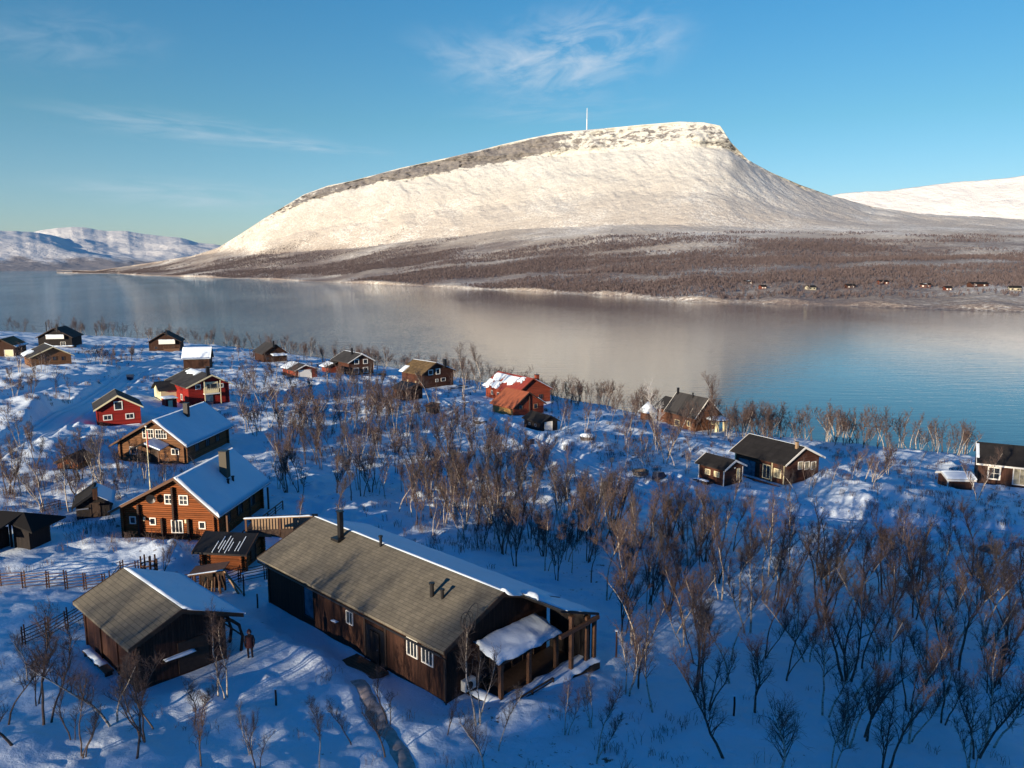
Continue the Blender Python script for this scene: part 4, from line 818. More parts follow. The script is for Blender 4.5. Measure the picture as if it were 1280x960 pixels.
    # --- lake-side houses far left
    def balc(h,x0,y0,x1,y1,mat='white'):
        u0,z0=h.on('G',x0,y1); u1,z1=h.on('G',x1,y0); ys=sorted((u0,u1)); zs=sorted((z0,z1)); m=MB(); m.box(h.L/2+1.0,h.L/2+1.15,ys[0],ys[1],zs[0],zs[1]); b=m.build('balcony_front',M[mat],h.o); m=MB(); m.box(h.L/2,h.L/2+1.0,ys[0],ys[1],zs[0],zs[0]+.15); m.build('balcony_floor',M['dwood'],b)
        snowslab('snow_cover',h.L/2+.8,h.L/2+1.25,ys[0],ys[1],zs[1]+.005,zs[1]+.005,.25,b,3)
    h=House('h8','lakeside_house','dark lakeside house with a white balcony, standing alone behind the white-roofed brown house',oe=.6,og=.8,wall='brownb',roof='darkroof',depth=1.5); balc(h,199,424.5,219,430); h.chimney(1,208,418.5,.5,1.9,'metal')
    h.winm('G',-3,1.2,1,1,'mwood','glass'); h.winm('G',3,1.2,1,1,'mwood','glass'); m=MB(); m.box(h.L/2+.1,h.L/2+2.6,0,h.W/2,-.6,1.0); m.build('porch',M['mwood'],h.o); railing(h,[(h.L/2+2.5,0),(h.L/2+2.5,h.W/2)],1.0,.9,'mwood')
    h=House('h9','lakeside_house','dark tall lakeside house with a white balcony band, farthest back at the left',oe=.6,og=.8,wall='blackb',roof='darkroof',depth=1.5); balc(h,59,418.5,81,423.5); h.chimney(1,71,413.5,.5,2.3,'metal'); h.chimney(-1,58,413,.3,3,'metal',name='flue',rnd=True)
    h.winm('G',2.6,1.0,1.6,1.3,'white','glass'); h.winm('G',-3,1.0,1.2,1.0,'mwood','glass'); m=MB(); m.box(h.L/2+.1,h.L/2+3,-1,h.W/2+1.5,-1.2,.35); dk=m.build('terrace',M['dwood'],h.o); snowslab('snow_cover',h.L/2+2,h.L/2+3,-1,h.W/2+1.4,.355,.355,.3,dk,2)
    h=House('h10','brown_house','low brown house with snow on one roof corner, before the dark lakeside house',oe=.7,og=.6,wall='logs_dim',roof='darkroof',verge='cream',depth=1.5); L,W=h.L,h.W
    h.snow(-1,u0=-L/2-.5,u1=-L/2+5.5,v0=0,v1=.4,t=.3,seed=41,ragged=.4); h.snow(1,v0=.9,v1=1.0,t=.15,seed=42)
    for q in ((55,446,59,450),(66,446,70,450),(77,446,80,450)): h.win('G',*q,frame='mwood',nv=0)
    m=MB(); m.box(L/2+.1,L/2+2.4,-W/2,W/2+.5,-1.2,-.1); dk=m.build('terrace',M['dwood'],h.o); snowslab('snow_cover',L/2+1.2,L/2+2.5,-W/2,W/2+.4,-.095,-.095,.25,dk,2)
    railing(h,[(L/2+2.3,-W/2),(L/2+2.3,W/2+.5)],-.1,.9,'mwood')
    h=House('h11','brown_house','brown gabled house with a pale garage door, cut by the left picture edge',oe=.6,og=.6,wall='brownb',roof='shingle2',depth=1.5); h.win('G',6,437.5,16.5,446,'white','cream',0,0,name='garage_door',pname='door_panel'); h.winm('G',-1,3.0,.8,.7,'white','glass')
    h.snow(1,v0=.0,v1=.15,t=.1,seed=3)
    h=House('h12','lakeside_house','brown lakeside house with a snowy porch roof, behind the small garage',oe=.6,og=.6,wall='brownb',roof='darkroof',depth=1.4); h.chimney(-1,342,433,.5,1.9,'metal'); L,W=h.L,h.W
    m=MB(); m.hexa([(L/2+.1,-1.5,2.6),(L/2+3,-1.5,2.2),(L/2+3,3.4,2.2),(L/2+.1,3.4,2.6)],[(L/2+.1,-1.5,2.75),(L/2+3,-1.5,2.35),(L/2+3,3.4,2.35),(L/2+.1,3.4,2.75)]); p=m.build('porch_roof',M['dwood'],h.o); snowslab('snow_cover',L/2+.1,L/2+3.1,-1.6,3.5,2.755,2.355,.3,p,2)
    for y in(-1.3,3.2): m=MB(); m.box(L/2+2.7,L/2+2.9,y-.1,y+.1,-1,2.2); m.build('post',M['dwood'],h.o)
    h.winm('G',-2.5,1.3,1,1,'mwood','glass'); h.snow(1,v1=.5,t=.15,seed=4)
    # --- garage with white door
    h=House('garage','garage','small reddish brown garage with a large white door',cat='garage',oe=.5,og=.5,wall='redlog',roof='darkroof',verge='white',depth=1.2); h.win('G',373.5,462.5,389,474,'white','white',0,0,name='garage_door',pname='door_panel'); h.snow(-1,u1=0,t=.22,seed=51,ragged=.2); h.snow(1,t=.1,seed=52,v1=.6)
    # --- brown two-storey with white trim
    h=House('h14','brown_house','reddish brown house with white verges and four white gable windows in two rows',oe=.5,og=.5,wall='brownh',roof='darkroof',verge='white',depth=1.2); L,W=h.L,h.W
    for q in ((443.5,449.5,448,454.5),(454.5,449.5,459,454),(443,460.5,448,466.5),(454.5,459.5,459.5,465.5)): h.win('G',*q,nv=0,nh=0,fw=.2)
    h.snow(1,v0=.3,v1=1,t=.2,seed=61,ragged=.3); h.chimney(-1,440,443,.5,1.9,'metal')
    m=MB(); a,b=-L/2+1,-W/2; m.hexa([(a-2.2,b-3.2,-1),(a+2.6,b-3.2,-1),(a+2.6,b+.2,-1),(a-2.2,b+.2,-1)],[(a-2.2,b-3.2,2.3),(a+2.6,b-3.2,2.3),(a+2.6,b+.2,2.3),(a-2.2,b+.2,2.3)]); m.build('side_wing',M['redlog'],h.o)
    m=MB(); m.hexa([(a-2.6,b-3.8,2.0),(a+3,b-3.8,2.0),(a+3,b,3.6),(a-2.6,b,3.6)],[(a-2.6,b-3.8,2.15),(a+3,b-3.8,2.15),(a+3,b,3.75),(a-2.6,b,3.75)]); w=m.build('wing_roof',M['darkroof'],h.o)
    MB().hexa([(a-2.6,b-3.9,2.155),(a+1.2,b-3.9,2.155),(a+2,b-1.3,3.2),(a-2.6,b-1.0,3.33)],[(a-2.6,b-3.9,2.4),(a+1.2,b-3.9,2.36),(a+1.9,b-1.3,3.4),(a-2.6,b-1.0,3.5)]).build('snow_cover',M['roofsnow'],w)
    m=MB(); m.box(-1,L/2+1,-W/2-1.4,-W/2-.02,-.9,-.05); m.build('terrace',M['mwood'],h.o)
    m=MB(); m.box(L/2+.02,L/2+2.2,-W/2,W/2+3.2,-1.0,-.1); dk=m.build('terrace',M['mwood'],h.o); railing(h,[(L/2+2.1,-W/2),(L/2+2.1,W/2+3.2)],-.1,.8,'mwood')
    m=MB(); m.box(L/2-1.2,L/2-1.1,-W/2-.9,-W/2-.8,.3,1.2); m.build('wall_lamp',M['white'],h.o)
    # --- brown tall house w/ brown roof
    h=House('h15','tall_brown_house','tall brown house with a tan roof and a dark chimney, by the golden water',oe=.6,og=.6,wall='brownh',roof='shingle2',verge='dwood',depth=1.3); L,W=h.L,h.W
    h.win('G',536,463,540.5,468,nv=0,nh=0,fw=.2); h.win('G',545.5,461.5,549.5,467,nv=0,nh=0,fw=.2); h.win('G',544.5,474,547.5,477,nv=1,nh=0); h.win('G',551.5,472.5,556.5,476,nv=0,nh=0)
    h.snow(1,v0=0,v1=1,t=.2,seed=71,ragged=.2); h.chimney(1,556,457.5,.7,1.9,'metal'); h.snow(-1,u0=-L/2-.6,u1=-L/2+1.5,v0=0,v1=.45,t=.3,seed=72,ragged=.2)
    m=MB(); m.box(L/2+.02,L/2+3,-1,W/2+2.8,-.5,-.35); dk=m.build('terrace',M['dwood'],h.o); snowslab('snow_cover',L/2+2.6,L/2+3.05,-1,W/2+2.7,-.345,-.345,.12,dk,2)
    for y in(-.8,2.5,W/2+2.6): m=MB(); m.box(L/2+2.7,L/2+2.9,y-.08,y+.08,-2,-.51); m.build('post',M['dwood'],h.o)
    for u in (-2,1.8,3.2): h.winm('S',u,1.6,.5,.5,'pwood','curtain_lit',0,0)
    h=House('h16','dark_shed','black-brown shed with a dark metal roof, tucked below the tall brown house',cat='shed',oe=.4,og=.4,wall='brownb',roof='metal',depth=1.0)
    # wood shelter beyond
    x,y,z=ground(541,516); t=empty('firewood_shelter',(x,y,z),R_(-40),'tiny dark shelter with a reddish roof and log ends showing, right of the black-brown shed','shelter')
    m=MB(); m.box(-1.2,1.2,.7,.8,-.3,1.6); m.box(-1.25,-1.15,-.8,.8,-.3,1.5); m.box(1.15,1.25,-.8,.8,-.3,1.5); m.build('wall',M['blackb'],t); m=MB(); m.hexa([(-1.5,-1.2,1.4),(1.5,-1.2,1.4),(1.5,1,1.9),(-1.5,1,1.9)],[(-1.5,-1.2,1.5),(1.5,-1.2,1.5),(1.5,1,2.0),(-1.5,1,2.0)]); m.build('roof',M['mwood'],t)
    m=MB(); 
    for i in range(8):
        for j in range(5): m.tube([(-1.0+i*.27+(j%2)*.1,-.6,.02+j*.24),(-1.0+i*.27+(j%2)*.1,.3,.02+j*.24)],.12,6)
    m.build('stacked_logs',M['pwood'],t)
    # --- red-roofed pair
    h=House('redbig','red_roofed_house','large log house whose orange red roof is patched with snow',oe=.6,og=.6,wall='redlog',roof='redroof',verge='redlog',depth=1.2); L,W=h.L,h.W
    h.snow(1,v0=0,v1=.9,t=.2,seed=81,ragged=.2)
    for a,b,c,d,s in ((-7.4,-3.2,.45,.9,82),(-2.7,3.4,.42,.86,83),(-8,-5.6,0,.45,84),(-5.2,-1.4,.03,.40,85),(3.6,5.6,.6,.95,86)): h.snow(-1,u0=a,u1=b,v0=c,v1=d,t=.28,seed=s,ragged=.5)
    h.chimney(1,671,477,.9,1.8,'redlog'); h.winm('S',-4.5,1.5,.7,1.0,'white','glass',0,0); h.winm('S',-1.5,1.5,.9,.7,'white','glass',0,0); h.winm('G',2,1.5,1.2,1,'mwood','glass')
    h=House('redroof','red_roofed_cottage','cottage with a plain orange red roof free of snow and an ochre side wall',oe=.5,og=.5,wall='redlog',roof='redroof2',verge='dwood',depth=1.2); L,W=h.L,h.W
    for q in ((649.5,507,652.5,511),(667.5,505,671.5,510)): h.win('G',*q,frame='pwood',nv=0,nh=0)
    m=MB(); m.box(-L/2+.3,L/2-.3,-W/2-.07,-W/2-.01,-.3,1.55); m.build('ochre_panel',M['yellow'],h.o)
    m=MB(); m.tube([(L/2+.2,0,.0),(L/2+.2,0,h.h+h.rise-.3)],.09,6); m.build('ridge_post',M['dwood'],h.o); h.snow(1,v1=.5,t=.2,seed=4)
    h=House('blackshed','black_shed','small black shed with a white door facing the snowy clearing',cat='shed',oe=.35,og=.35,wall='blackb',roof='blackroof',verge='metal',depth=.8)
    h.win('G',681,527.5,690,540,'white','white',0,0,name='door',pname='door_panel'); h.winm('S',-1,1.1,.4,.4,'steel','glass',0,0); h.winm('S',1,1.1,.4,.4,'steel','glass',0,0); h.snow(1,v0=0,v1=.3,t=.12,seed=5)
    # --- dark big house right of centre
    h=House('dark','dark_roofed_house','large brown house with steep black roof and round snowy canopy behind birches',oe=.6,og=.7,wall='logs_dk',roof='darkroof',verge='white',depth=1.3); L,W=h.L,h.W
    h.win('S',844,525,849,532,frame='cream',nv=0,nh=0); h.winm('S',2.6,1.4,.8,1.0,'cream','glass',0,0); h.win('G',890,524,894,530,frame='cream',nv=0,nh=0) ; None
    h.chimney(-1,847.5,492,.4,1.3,'metal'); h.chimney(-1,866,497,.35,1.0,'metal',rnd=True,name='roof_vent')
    m=MB(); m.hexa([(-L/2-4.6,-W/2+.6,-1),(-L/2-.1,-W/2+.6,-1),(-L/2-.1,W/2-.6,-1),(-L/2-4.6,W/2-.6,-1)],[(-L/2-4.6,-W/2+.6,3.2),(-L/2-.1,-W/2+.6,3.2),(-L/2-.1,W/2-.6,3.2),(-L/2-4.6,W/2-.6,3.2)]); m.build('side_wing',M['logs_dk'],h.o)
    for s in(-1,1):
        a=[(-L/2-5.2,s*(W/2+.1),3.1),(-L/2-.75,s*(W/2+.1),3.1),(-L/2-.75,0,5.3),(-L/2-5.2,0,5.3)]; b=[(x,y,z+.15) for x,y,z in a]; m=MB(); m.hexa(a if s<0 else a[::-1],b if s<0 else b[::-1]); w=m.build('wing_roof',M['darkroof'],h.o)
    # conical snow roof of the gazebo bay at the left end
    m=MB(); V=[(-L/2-6.2,-W/2-.8,4.3)];n=14
    for k in range(n): a=2*math.pi*k/n; V.append((-L/2-6.2+2.4*math.cos(a),-W/2-.8+2.4*math.sin(a),1.95+.12*math.sin(3*a)))
    V.append((-L/2-6.2,-W/2-.8,1.75)); m.add(V,[(0,1+k,1+(k+1)%n) for k in range(n)]+[(n+1,1+(k+1)%n,1+k) for k in range(n)]); gz=m.build('bay_roof_snow',M['roofsnow'],h.o,True)
    m=MB(); m.tube([(-L/2-6.2,-W/2-.8,-1),(-L/2-6.2,-W/2-.8,1.8)],1.7,8); m.build('bay',M['logs_dk'],h.o)
    m=MB(); cx,cy=L/2+1.9,1.2; m.tube([(cx,cy,2.5),(cx,cy,2.72)],2.3,16); cn=m.build('round_canopy',M['mwood'],h.o); 
    m=MB(); V=[(cx,cy,3.25)];n=18
    for rr_,zz_ in ((1.2,3.15),(2.0,2.98),(2.42,2.73)):
        for k in range(n): a=2*math.pi*k/n; V.append((cx+rr_*math.cos(a)*(1+.04*math.sin(4*a)),cy+rr_*math.sin(a),zz_))
    Fc=[(0,1+k,1+(k+1)%n) for k in range(n)]
    for q in range(2): Fc+=[(1+q*n+k,1+(q+1)*n+k,1+(q+1)*n+(k+1)%n,1+q*n+(k+1)%n) for k in range(n)]
    m.add(V,Fc); m.build('snow_cover',M['roofsnow'],cn,True)
    for y in(-.6,1.6): m=MB(); m.box(cx+.3,cx+.9,cy+y-.3,cy+y+.3,-.8,2.5); m.build('pillar',M['cream'],h.o)
    # --- brown cottage w/ black roof
    h=House('brown','brown_cottage','brown cottage with black roof, white verges and three white gable windows in one row',oe=.6,og=.6,wall='brownh',roof='blackroof',verge='white',depth=1.4); L,W=h.L,h.W
    u=[h.on('G',x,580) for x in(999,1008.5,1016)]
    for px in (1000.5,1008.5,1016.5): h.win('G',px-2.6,577.5,px+2.6,586,frame='white',pane='curtain_lit',nv=0,nh=0,fw=.08)
    h.chimney(-1,996,560,.35,.9,'pwood'); h.snow(1,t=.12,seed=91); 
    u0,_=h.on('S',924,580); u1,_=h.on('S',944,585); m=MB(); m.box(u0,u1,-W/2-.06,-W/2+.02,-.2,2.3); m.build('glazed_door',M['blueglass'],h.o)
    h.winm('S',L/2-1.2,1.5,1.1,1.1,'cream','curtain_lit',1,0,fw=.12); h.winm('S',L/2-3.2,1.3,1.2,1.9,'cream','glass',1,0,fw=.12)
    for x in(-L/2+.08,L/2-.08,L/2-2.2): m=MB(); m.box(x-.07,x+.07,-W/2-.1,-W/2+.02,-.9,h.h-.36); m.build('corner_board',M['cream'],h.o)
    m=MB(); m.box(-L/2+2.5,L/2+2.0,-W/2-2.6,-W/2-.01,-.95,-.28); m.box(L/2+.02,L/2+2.0,-W/2-.01,W/2-3,-.95,-.28); dk=m.build('terrace',M['mwood'],h.o); snowslab('snow_cover',-L/2+2.6,L/2+.9,-W/2-2.4,-W/2-.2,-.275,-.275,.12,dk,2)
    m=MB()
    P=[(-L/2+3.6,-W/2-2.5),(L/2+1.9,-W/2-2.5),(L/2+1.9,W/2-3.2)]
    for (x0,y0),(x1,y1) in zip(P[:-1],P[1:]):
        for k in range(3):
            if abs(x1-x0)>.1: m.box(x0,x1,y0-.03,y0+.03,-.2+.27*k,.03+.27*k)
            else: m.box(x0-.03,x0+.03,y0,y1,-.2+.27*k,.03+.27*k)
    m.build('terrace_rail',M['brownh'],h.o); m=MB(); m.box(-L/2+2.8,-L/2+3.6,-W/2-2.55,-W/2-2.45,-.3,.7); m.build('gate',M['white'],h.o)
    h=House('bshed','brown_shed','small brown outbuilding with a black roof and white corner boards, left of the black-roofed cottage',cat='shed',oe=.4,og=.4,wall='brownh',roof='blackroof',verge='white',depth=1.0); L,W=h.L,h.W
    h.winm('S',-.6,1.45,.75,.6,'cream','curtain_lit',0,0,fw=.1); h.winm('S',1.0,1.45,.75,.6,'cream','curtain_lit',0,0,fw=.1); h.winm('G',1.0,1.3,.5,1.5,'cream','cream',0,0,name='door',pname='door_panel')
    for x in(-L/2+.08,L/2-.06): m=MB(); m.box(x-.07,x+.07,-W/2-.06,-W/2+.02,-.6,h.h-.25); m.build('corner_board',M['white'],h.o)
    m=MB(); m.box(L/2-.02,L/2+.05,W/2-.12,W/2+.02,-.6,h.h-.2); m.build('corner_board',M['white'],h.o); m=MB(); m.box(L/2+.01,L/2+.12,.05,.3,2.25,2.4); m.build('wall_lamp',M['acwhite'],h.o)
    # --- right edge house on stilts
    h=House('righth','stilt_house','brown house on posts with a snowy veranda, cut by the right picture edge',oe=.5,og=.3,wall='oldbr',roof='blackroof',verge='white',depth=.1); L,W=h.L,h.W
    h.win('S',1236,585,1249,598,frame='white',pane='glass',nv=1,nh=1,fw=.2); h.win('S',1267,586,1290,606,frame='white',pane='curtain_lit',nv=2,nh=0,fw=.15)
    m=MB(); m.box(-L/2-.3,L/2+2,-W/2-1.3,W/2,-.32,-.11); dk=m.build('veranda',M['cream'],h.o); snowslab('snow_cover',-L/2-.3,L/2+2,-W/2-1.3,-W/2-.1,-.105,-.105,.12,dk,2)
    for x,mm in ((-L/2+2.9,'pwood'),(-L/2+4.2,'pwood'),(L/2-.9,'white'),(L/2+1.5,'white')): m=MB(); m.box(x-.16,x+.16,-W/2-1.1,-W/2-.78,-2.4,-.33); m.build('post',M[mm],h.o)
    m=MB(); m.box(-L/2+.2,L/2-.2,-W/2+.8,W/2-.4,-2.6,-.33); m.build('foundation',M['concrete'],h.o)
    h.snow(-1,u0=-L/2-.35,u1=-L/2+.1,v0=.2,v1=.9,t=.2,seed=5,ragged=.2)
    m=MB(); m.box(-L/2-.35,L/2+.4,-W/2-.62,-W/2-.5,h.h-.45,h.h-.2); m.build('fascia',M['white'],h.o)
    h=House('carport','low_shed','low shed with a flat snow-covered roof and white corner posts, left of the stilt house',cat='shed',oe=.3,og=.3,wall='oldbr',roof='dwood',verge='white',depth=.8); L,W=h.L,h.W
    h.snow(-1,t=.16,seed=2); h.snow(1,t=.16,seed=4)
    for x in(-L/2,L/2): m=MB(); m.box(x-.09,x+.09,-W/2-.1,-W/2+.05,-.8,h.h-.12); m.build('corner_post',M['white'],h.o)
    m=MB(); m.box(-L/2-.3,L/2+.3,-W/2-.36,-W/2-.28,h.h-.3,h.h-.02); m.build('fascia',M['white'],h.o)
    # --- dark left sheds
    h=House('hut','small_hut','little black hut with a short chimney, between open shed and large log house',cat='hut',oe=.35,og=.4,wall='blackb',roof='blackroof',verge='metal',depth=.8); h.chimney(1,119,619,.4,.7,'brownb'); h.snow(1,t=.1,v1=.9,seed=2); m=MB(); y,z=h.on('G',102,636); m.box(h.L/2+.02,h.L/2+.2,y-.5,y+.6,z-.05,z+.05); m.build('wall_shelf',M['steel'],h.o)
    h.winm('G',.2,.75,.7,1.3,'dwood','dwood',0,0,name='door',pname='door_panel')
    h=House('orange','playhouse','tiny orange-brown playhouse with a snowy back slope, among birches left of the lodge',cat='playhouse',oe=.25,og=.3,wall='logs',roof='redlog',depth=.8); h.winm('G',0,.35,.4,.6,'dwood','glass',0,0,name='door',pname='door_panel')
    # log-built storehouse
    h=House('aitta','log_storehouse','small orange log storehouse with a ribbed black roof, in front of the large log house',cat='storehouse',oe=.55,og=.55,wall='logs',roof='metal',depth=.9,logs=.2)
    m=MB()
    for k in range(12): 
        u=-L/2+.3+k*.28
    rs=random.Random(4)
    for k in range(15):
        u=-1.6+k*.25+rs.uniform(-.05,.05); v0=rs.uniform(.0,.25); v1=rs.uniform(.45,.85)
        a=h.rp(-1,u,v0,.165);b=h.rp(-1,u+.05,v0,.165);c=h.rp(-1,u+.05,v1,.165);d=h.rp(-1,u,v1,.165); up=lambda p:(p[0],p[1],p[2]+.05)
        if 3<k<10 or k in(11,12): m.hexa([a,b,c,d],[up(p) for p in (a,b,c,d)])
    m.build('snow_strips',M['roofsnow'],h.roof)
    h.winm('G',0,.9,.7,1.2,'dwood','dwood',0,0,name='door',pname='door_panel')
    # open black shed at left edge: roof on two wall blocks with a gap
    v=FIT['opensh']; x,y,z=ground(22,682); 
    t=empty('open_shed',(x,y,z),R_(-12),'black open shed with a passage through it, at the left edge','shed'); t.scale=(.78,.78,.84)
    m=MB(); m.box(-5.2,-.75,-3.4,-.2,-.8,2.0); m.build('wall',M['blackb'],t); m=MB(); m.box(.35,2.2,-.6,2.2,-1.0,2.3); m.build('side_block',M['blackb'],t)
    m=MB(); m.hexa([(-5.6,-4.0,1.75),(.0,-4.0,1.75),(.9,.3,3.3),(-5.6,.3,3.3)],[(-5.6,-4.0,1.9),(.0,-4.0,1.9),(.9,.3,3.45),(-5.6,.3,3.45)]); m.hexa([(-5.6,.3,3.3),(.9,.3,3.3),(3.3,3.4,2.1),(-5.6,3.4,2.1)],[(-5.6,.3,3.45),(.9,.3,3.45),(3.3,3.4,2.25),(-5.6,3.4,2.25)]); m.hexa([(.9,.3,3.3),(.25,-1.1,2.6),(3.0,-1.0,1.75),(3.3,3.4,2.1)],[(.9,.3,3.455),(.25,-1.1,2.755),(3.0,-1.0,1.905),(3.3,3.4,2.255)])
    m.build('roof',M['blackroof'],t)
    for x_ in (-.1,.4): m=MB(); m.box(x_-.09,x_+.09,-.7,-.52,-.5,2.6); m.build('post',M['blackb'],t)
    # tilting plank shelter in front of the storehouse
    x,y,z=ground(263,739); t=empty('plank_shelter',(x,y,z),R_(5),'rickety open plank shelter with leaning boards, below the log storehouse','shelter')
    for px_,py_ in ((-.9,-.6),(.9,-.6),(-.9,.6),(.9,.6)): m=MB(); m.tube([(px_,py_,-.3),(px_*.95,py_,1.55)],.09,6); m.build('post',M['mwood'],t)
    m=MB(); m.hexa([(-1.25,-.9,1.55),(1.25,-.9,1.85),(1.25,.9,1.85),(-1.25,.9,1.55)],[(-1.25,-.9,1.63),(1.25,-.9,1.93),(1.25,.9,1.93),(-1.25,.9,1.63)]); rf=m.build('roof',M['mwood'],t)
    snowslab('snow_cover',-1.25,1.25,-.9,-.72,1.635,1.935,.05,rf,3,irr=.03)
    m=MB(); m.box(-.85,.85,.55,.6,0,1.5); m.build('back_boards',M['dwood'],t)
    rs=random.Random(2)
    for k in range(6): m=MB(); xx=-.6+k*.24; m.tube([(xx,-.2+rs.uniform(-.2,.2),-.1),(xx+rs.uniform(-.1,.1),.1,.7+rs.uniform(0,.5))],.07,5); m.build('upright_log',M['pwood'] if k%2 else M['mwood'],t)
    m=MB(); m.hexa([(1.15,-.3,-.2),(2.3,-.3,-.2),(2.3,-.1,-.2),(1.15,-.1,-.2)],[(1.0,-.3,1.75),(1.15,-.3,1.75),(1.15,-.1,1.75),(1.0,-.1,1.75)]) if False else m.tube([(2.1,-.3,-.15),(1.1,-.2,1.7)],.09,5); m.tube([(2.3,-.1,-.15),(1.3,0,1.2)],.06,5); m.build('leaning_boards',M['pwood'],t)
    # cabins on the far shore
    rs=random.Random(9); FARC.clear(); far=[(935,355,'dark','dark cabin leftmost of the cabins on the far shore'),(953,361,'red','orange-brown cabin low in the brush on the far shore, left of the white one'),(1013,362,'white','white-fronted cabin under a black roof on the far shore'),(1062,360,'brown','brown cabin under a dark roof on the far shore, right of the white one'),(1103,355,'red','reddish cabin with a white roof edge on the far shore, right of the middle group'),(1156,359,'redw','red cabin with a snow patch on its dark roof on the far shore'),(1184,363,'red','very small orange cabin on the far shore'),(1222,358,'brown','low brown cabin with a long roof on the far shore, toward the right edge'),(1268,363,'white','pale cream cabin at the right end of the far shore')]
    for px_,py_,c,lab in far:
        x,y,z=mount_at(px_,py_); t=empty('far_cabin',(x,y,z-.2),rs.uniform(-.4,.4),lab,'cabin','cabins on the far shore'); FARC.append((x,y)); t.scale=(1,1,.95)
        L_,W_=rs.uniform(10,13),rs.uniform(6,7.5); 
        if py_>=361 and c=='red': L_,W_=7,6
        if px_==1222: L_=22
        m=MB(); m.box(-L_/2,L_/2,-W_/2,W_/2,-3,3.2); m.add([(-L_/2,-W_/2,3.2),(-L_/2,W_/2,3.2),(-L_/2,0,5),(L_/2,-W_/2,3.2),(L_/2,W_/2,3.2),(L_/2,0,5)],[(0,2,1),(3,4,5)])
        m.build('wall',M[{'dark':'brownb','red':'oldred','white':'farcream','brown':'brownh','redw':'oldred'}[c]],t)
        m=MB()
        for s in(-1,1):
            a=[(-L_/2-.6,s*(W_/2+.8),2.9),(L_/2+.6,s*(W_/2+.8),2.9),(L_/2+.6,0,5.2),(-L_/2-.6,0,5.2)]; b=[(x,y,z+.2) for x,y,z in a]; m.hexa(a if s<0 else a[::-1],b if s<0 else b[::-1])
        r=m.build('roof',M['blackroof'],t)
        if c in('redw','dark'): snowslab('snow_cover',-L_/2*.5,L_/2*.6,-W_/2*.6,-W_/2*.2,3.75,3.75,.9,r,3)
        m=MB()
        for k in(-1,1): m.box(k*L_*.25-.9,k*L_*.25+.9,-W_/2-.12,-W_/2-.01,.9,2.3)
        m.build('window',M['white'] if c!='white' else M['glass'],t)
    # mast on the summit
    a,e=azel(733.5,161); rr=float(rim_r(np.array([a]))[0])+60; z=CAMZ+rr*azel(733.5,163)[1]; t=empty('radio_mast',(rr*math.sin(a),rr*math.cos(a),z-8),0,'thin white radio mast on the summit of the snowy mountain','mast')
    m=MB(); m.tube([(0,0,-5),(0,0,25),(0,0,50)],[2.2,2.0,1.7],8); m.build('lower_tower',M['white'],t); m=MB(); m.tube([(0,0,50),(0,0,92)],[1.2,.9],8); m.build('aerial',M['white'],t)
    m=MB(); m.box(-7,7,-5,5,-6,4); m.build('base_hut',M['concrete'],t)
build_village()
# ------------------------------------------------------------------ birches
def barkmat(name,pale,dark,thr):
    m,nt,b=newmat(name); v=coords(nt,'Object',(2,2,9)); n=noise(nt,v,1.2,5,.7)
    r=ramp(nt,n,[(thr-.05,dark),(thr+.05,pale)]); nt.links.new(r.outputs[0],b.inputs['Base Color']); b.inputs['Roughness'].default_value=.75; b.inputs['Specular IOR Level'].default_value=.2; return m
M['bark_dark']=barkmat('grey_brown_bark',(.13,.09,.07),(.035,.025,.022),.45)
M['bark_pale']=barkmat('pale_birch_bark',(.48,.41,.34),(.06,.045,.04),.44)
M['twig']=simple('reddish_twigs',(.085,.056,.048),.8,.3,2,bs=0)
M['twig2']=simple('brown_twigs',(.07,.055,.05),.8,.3,2,bs=0)
M['frost']=simple('frosted_twigs',(.45,.43,.42),.7,.2,4,bs=0)
def prisms(segs,n=3):
    S=np.array([(*a,*b,r0,r1) for a,b,r0,r1 in segs],float); a=S[:,:3]; b=S[:,3:6]; t=b-a; t/=np.linalg.norm(t,axis=1)[:,None]+1e-9
    ref=np.where(np.abs(t[:,2:3])<.9,np.array([[0,0,1.]]),np.array([[1.,0,0]])); u=np.cross(t,ref); u/=np.linalg.norm(u,axis=1)[:,None]+1e-9; w=np.cross(t,u)
    V=[]
    for k in range(n):
        g=2*math.pi*k/n; d=math.cos(g)*u+math.sin(g)*w; V+= [a+d*S[:,6:7],b+d*S[:,7:8]]
    V=np.stack(V,1).reshape(-1,3); m=len(S); base=(np.arange(m)*2*n)[:,None]
    Fc=np.concatenate([base+np.array([[2*k,2*((k+1)%n),2*((k+1)%n)+1,2*k+1]]) for k in range(n)])
    return V,Fc
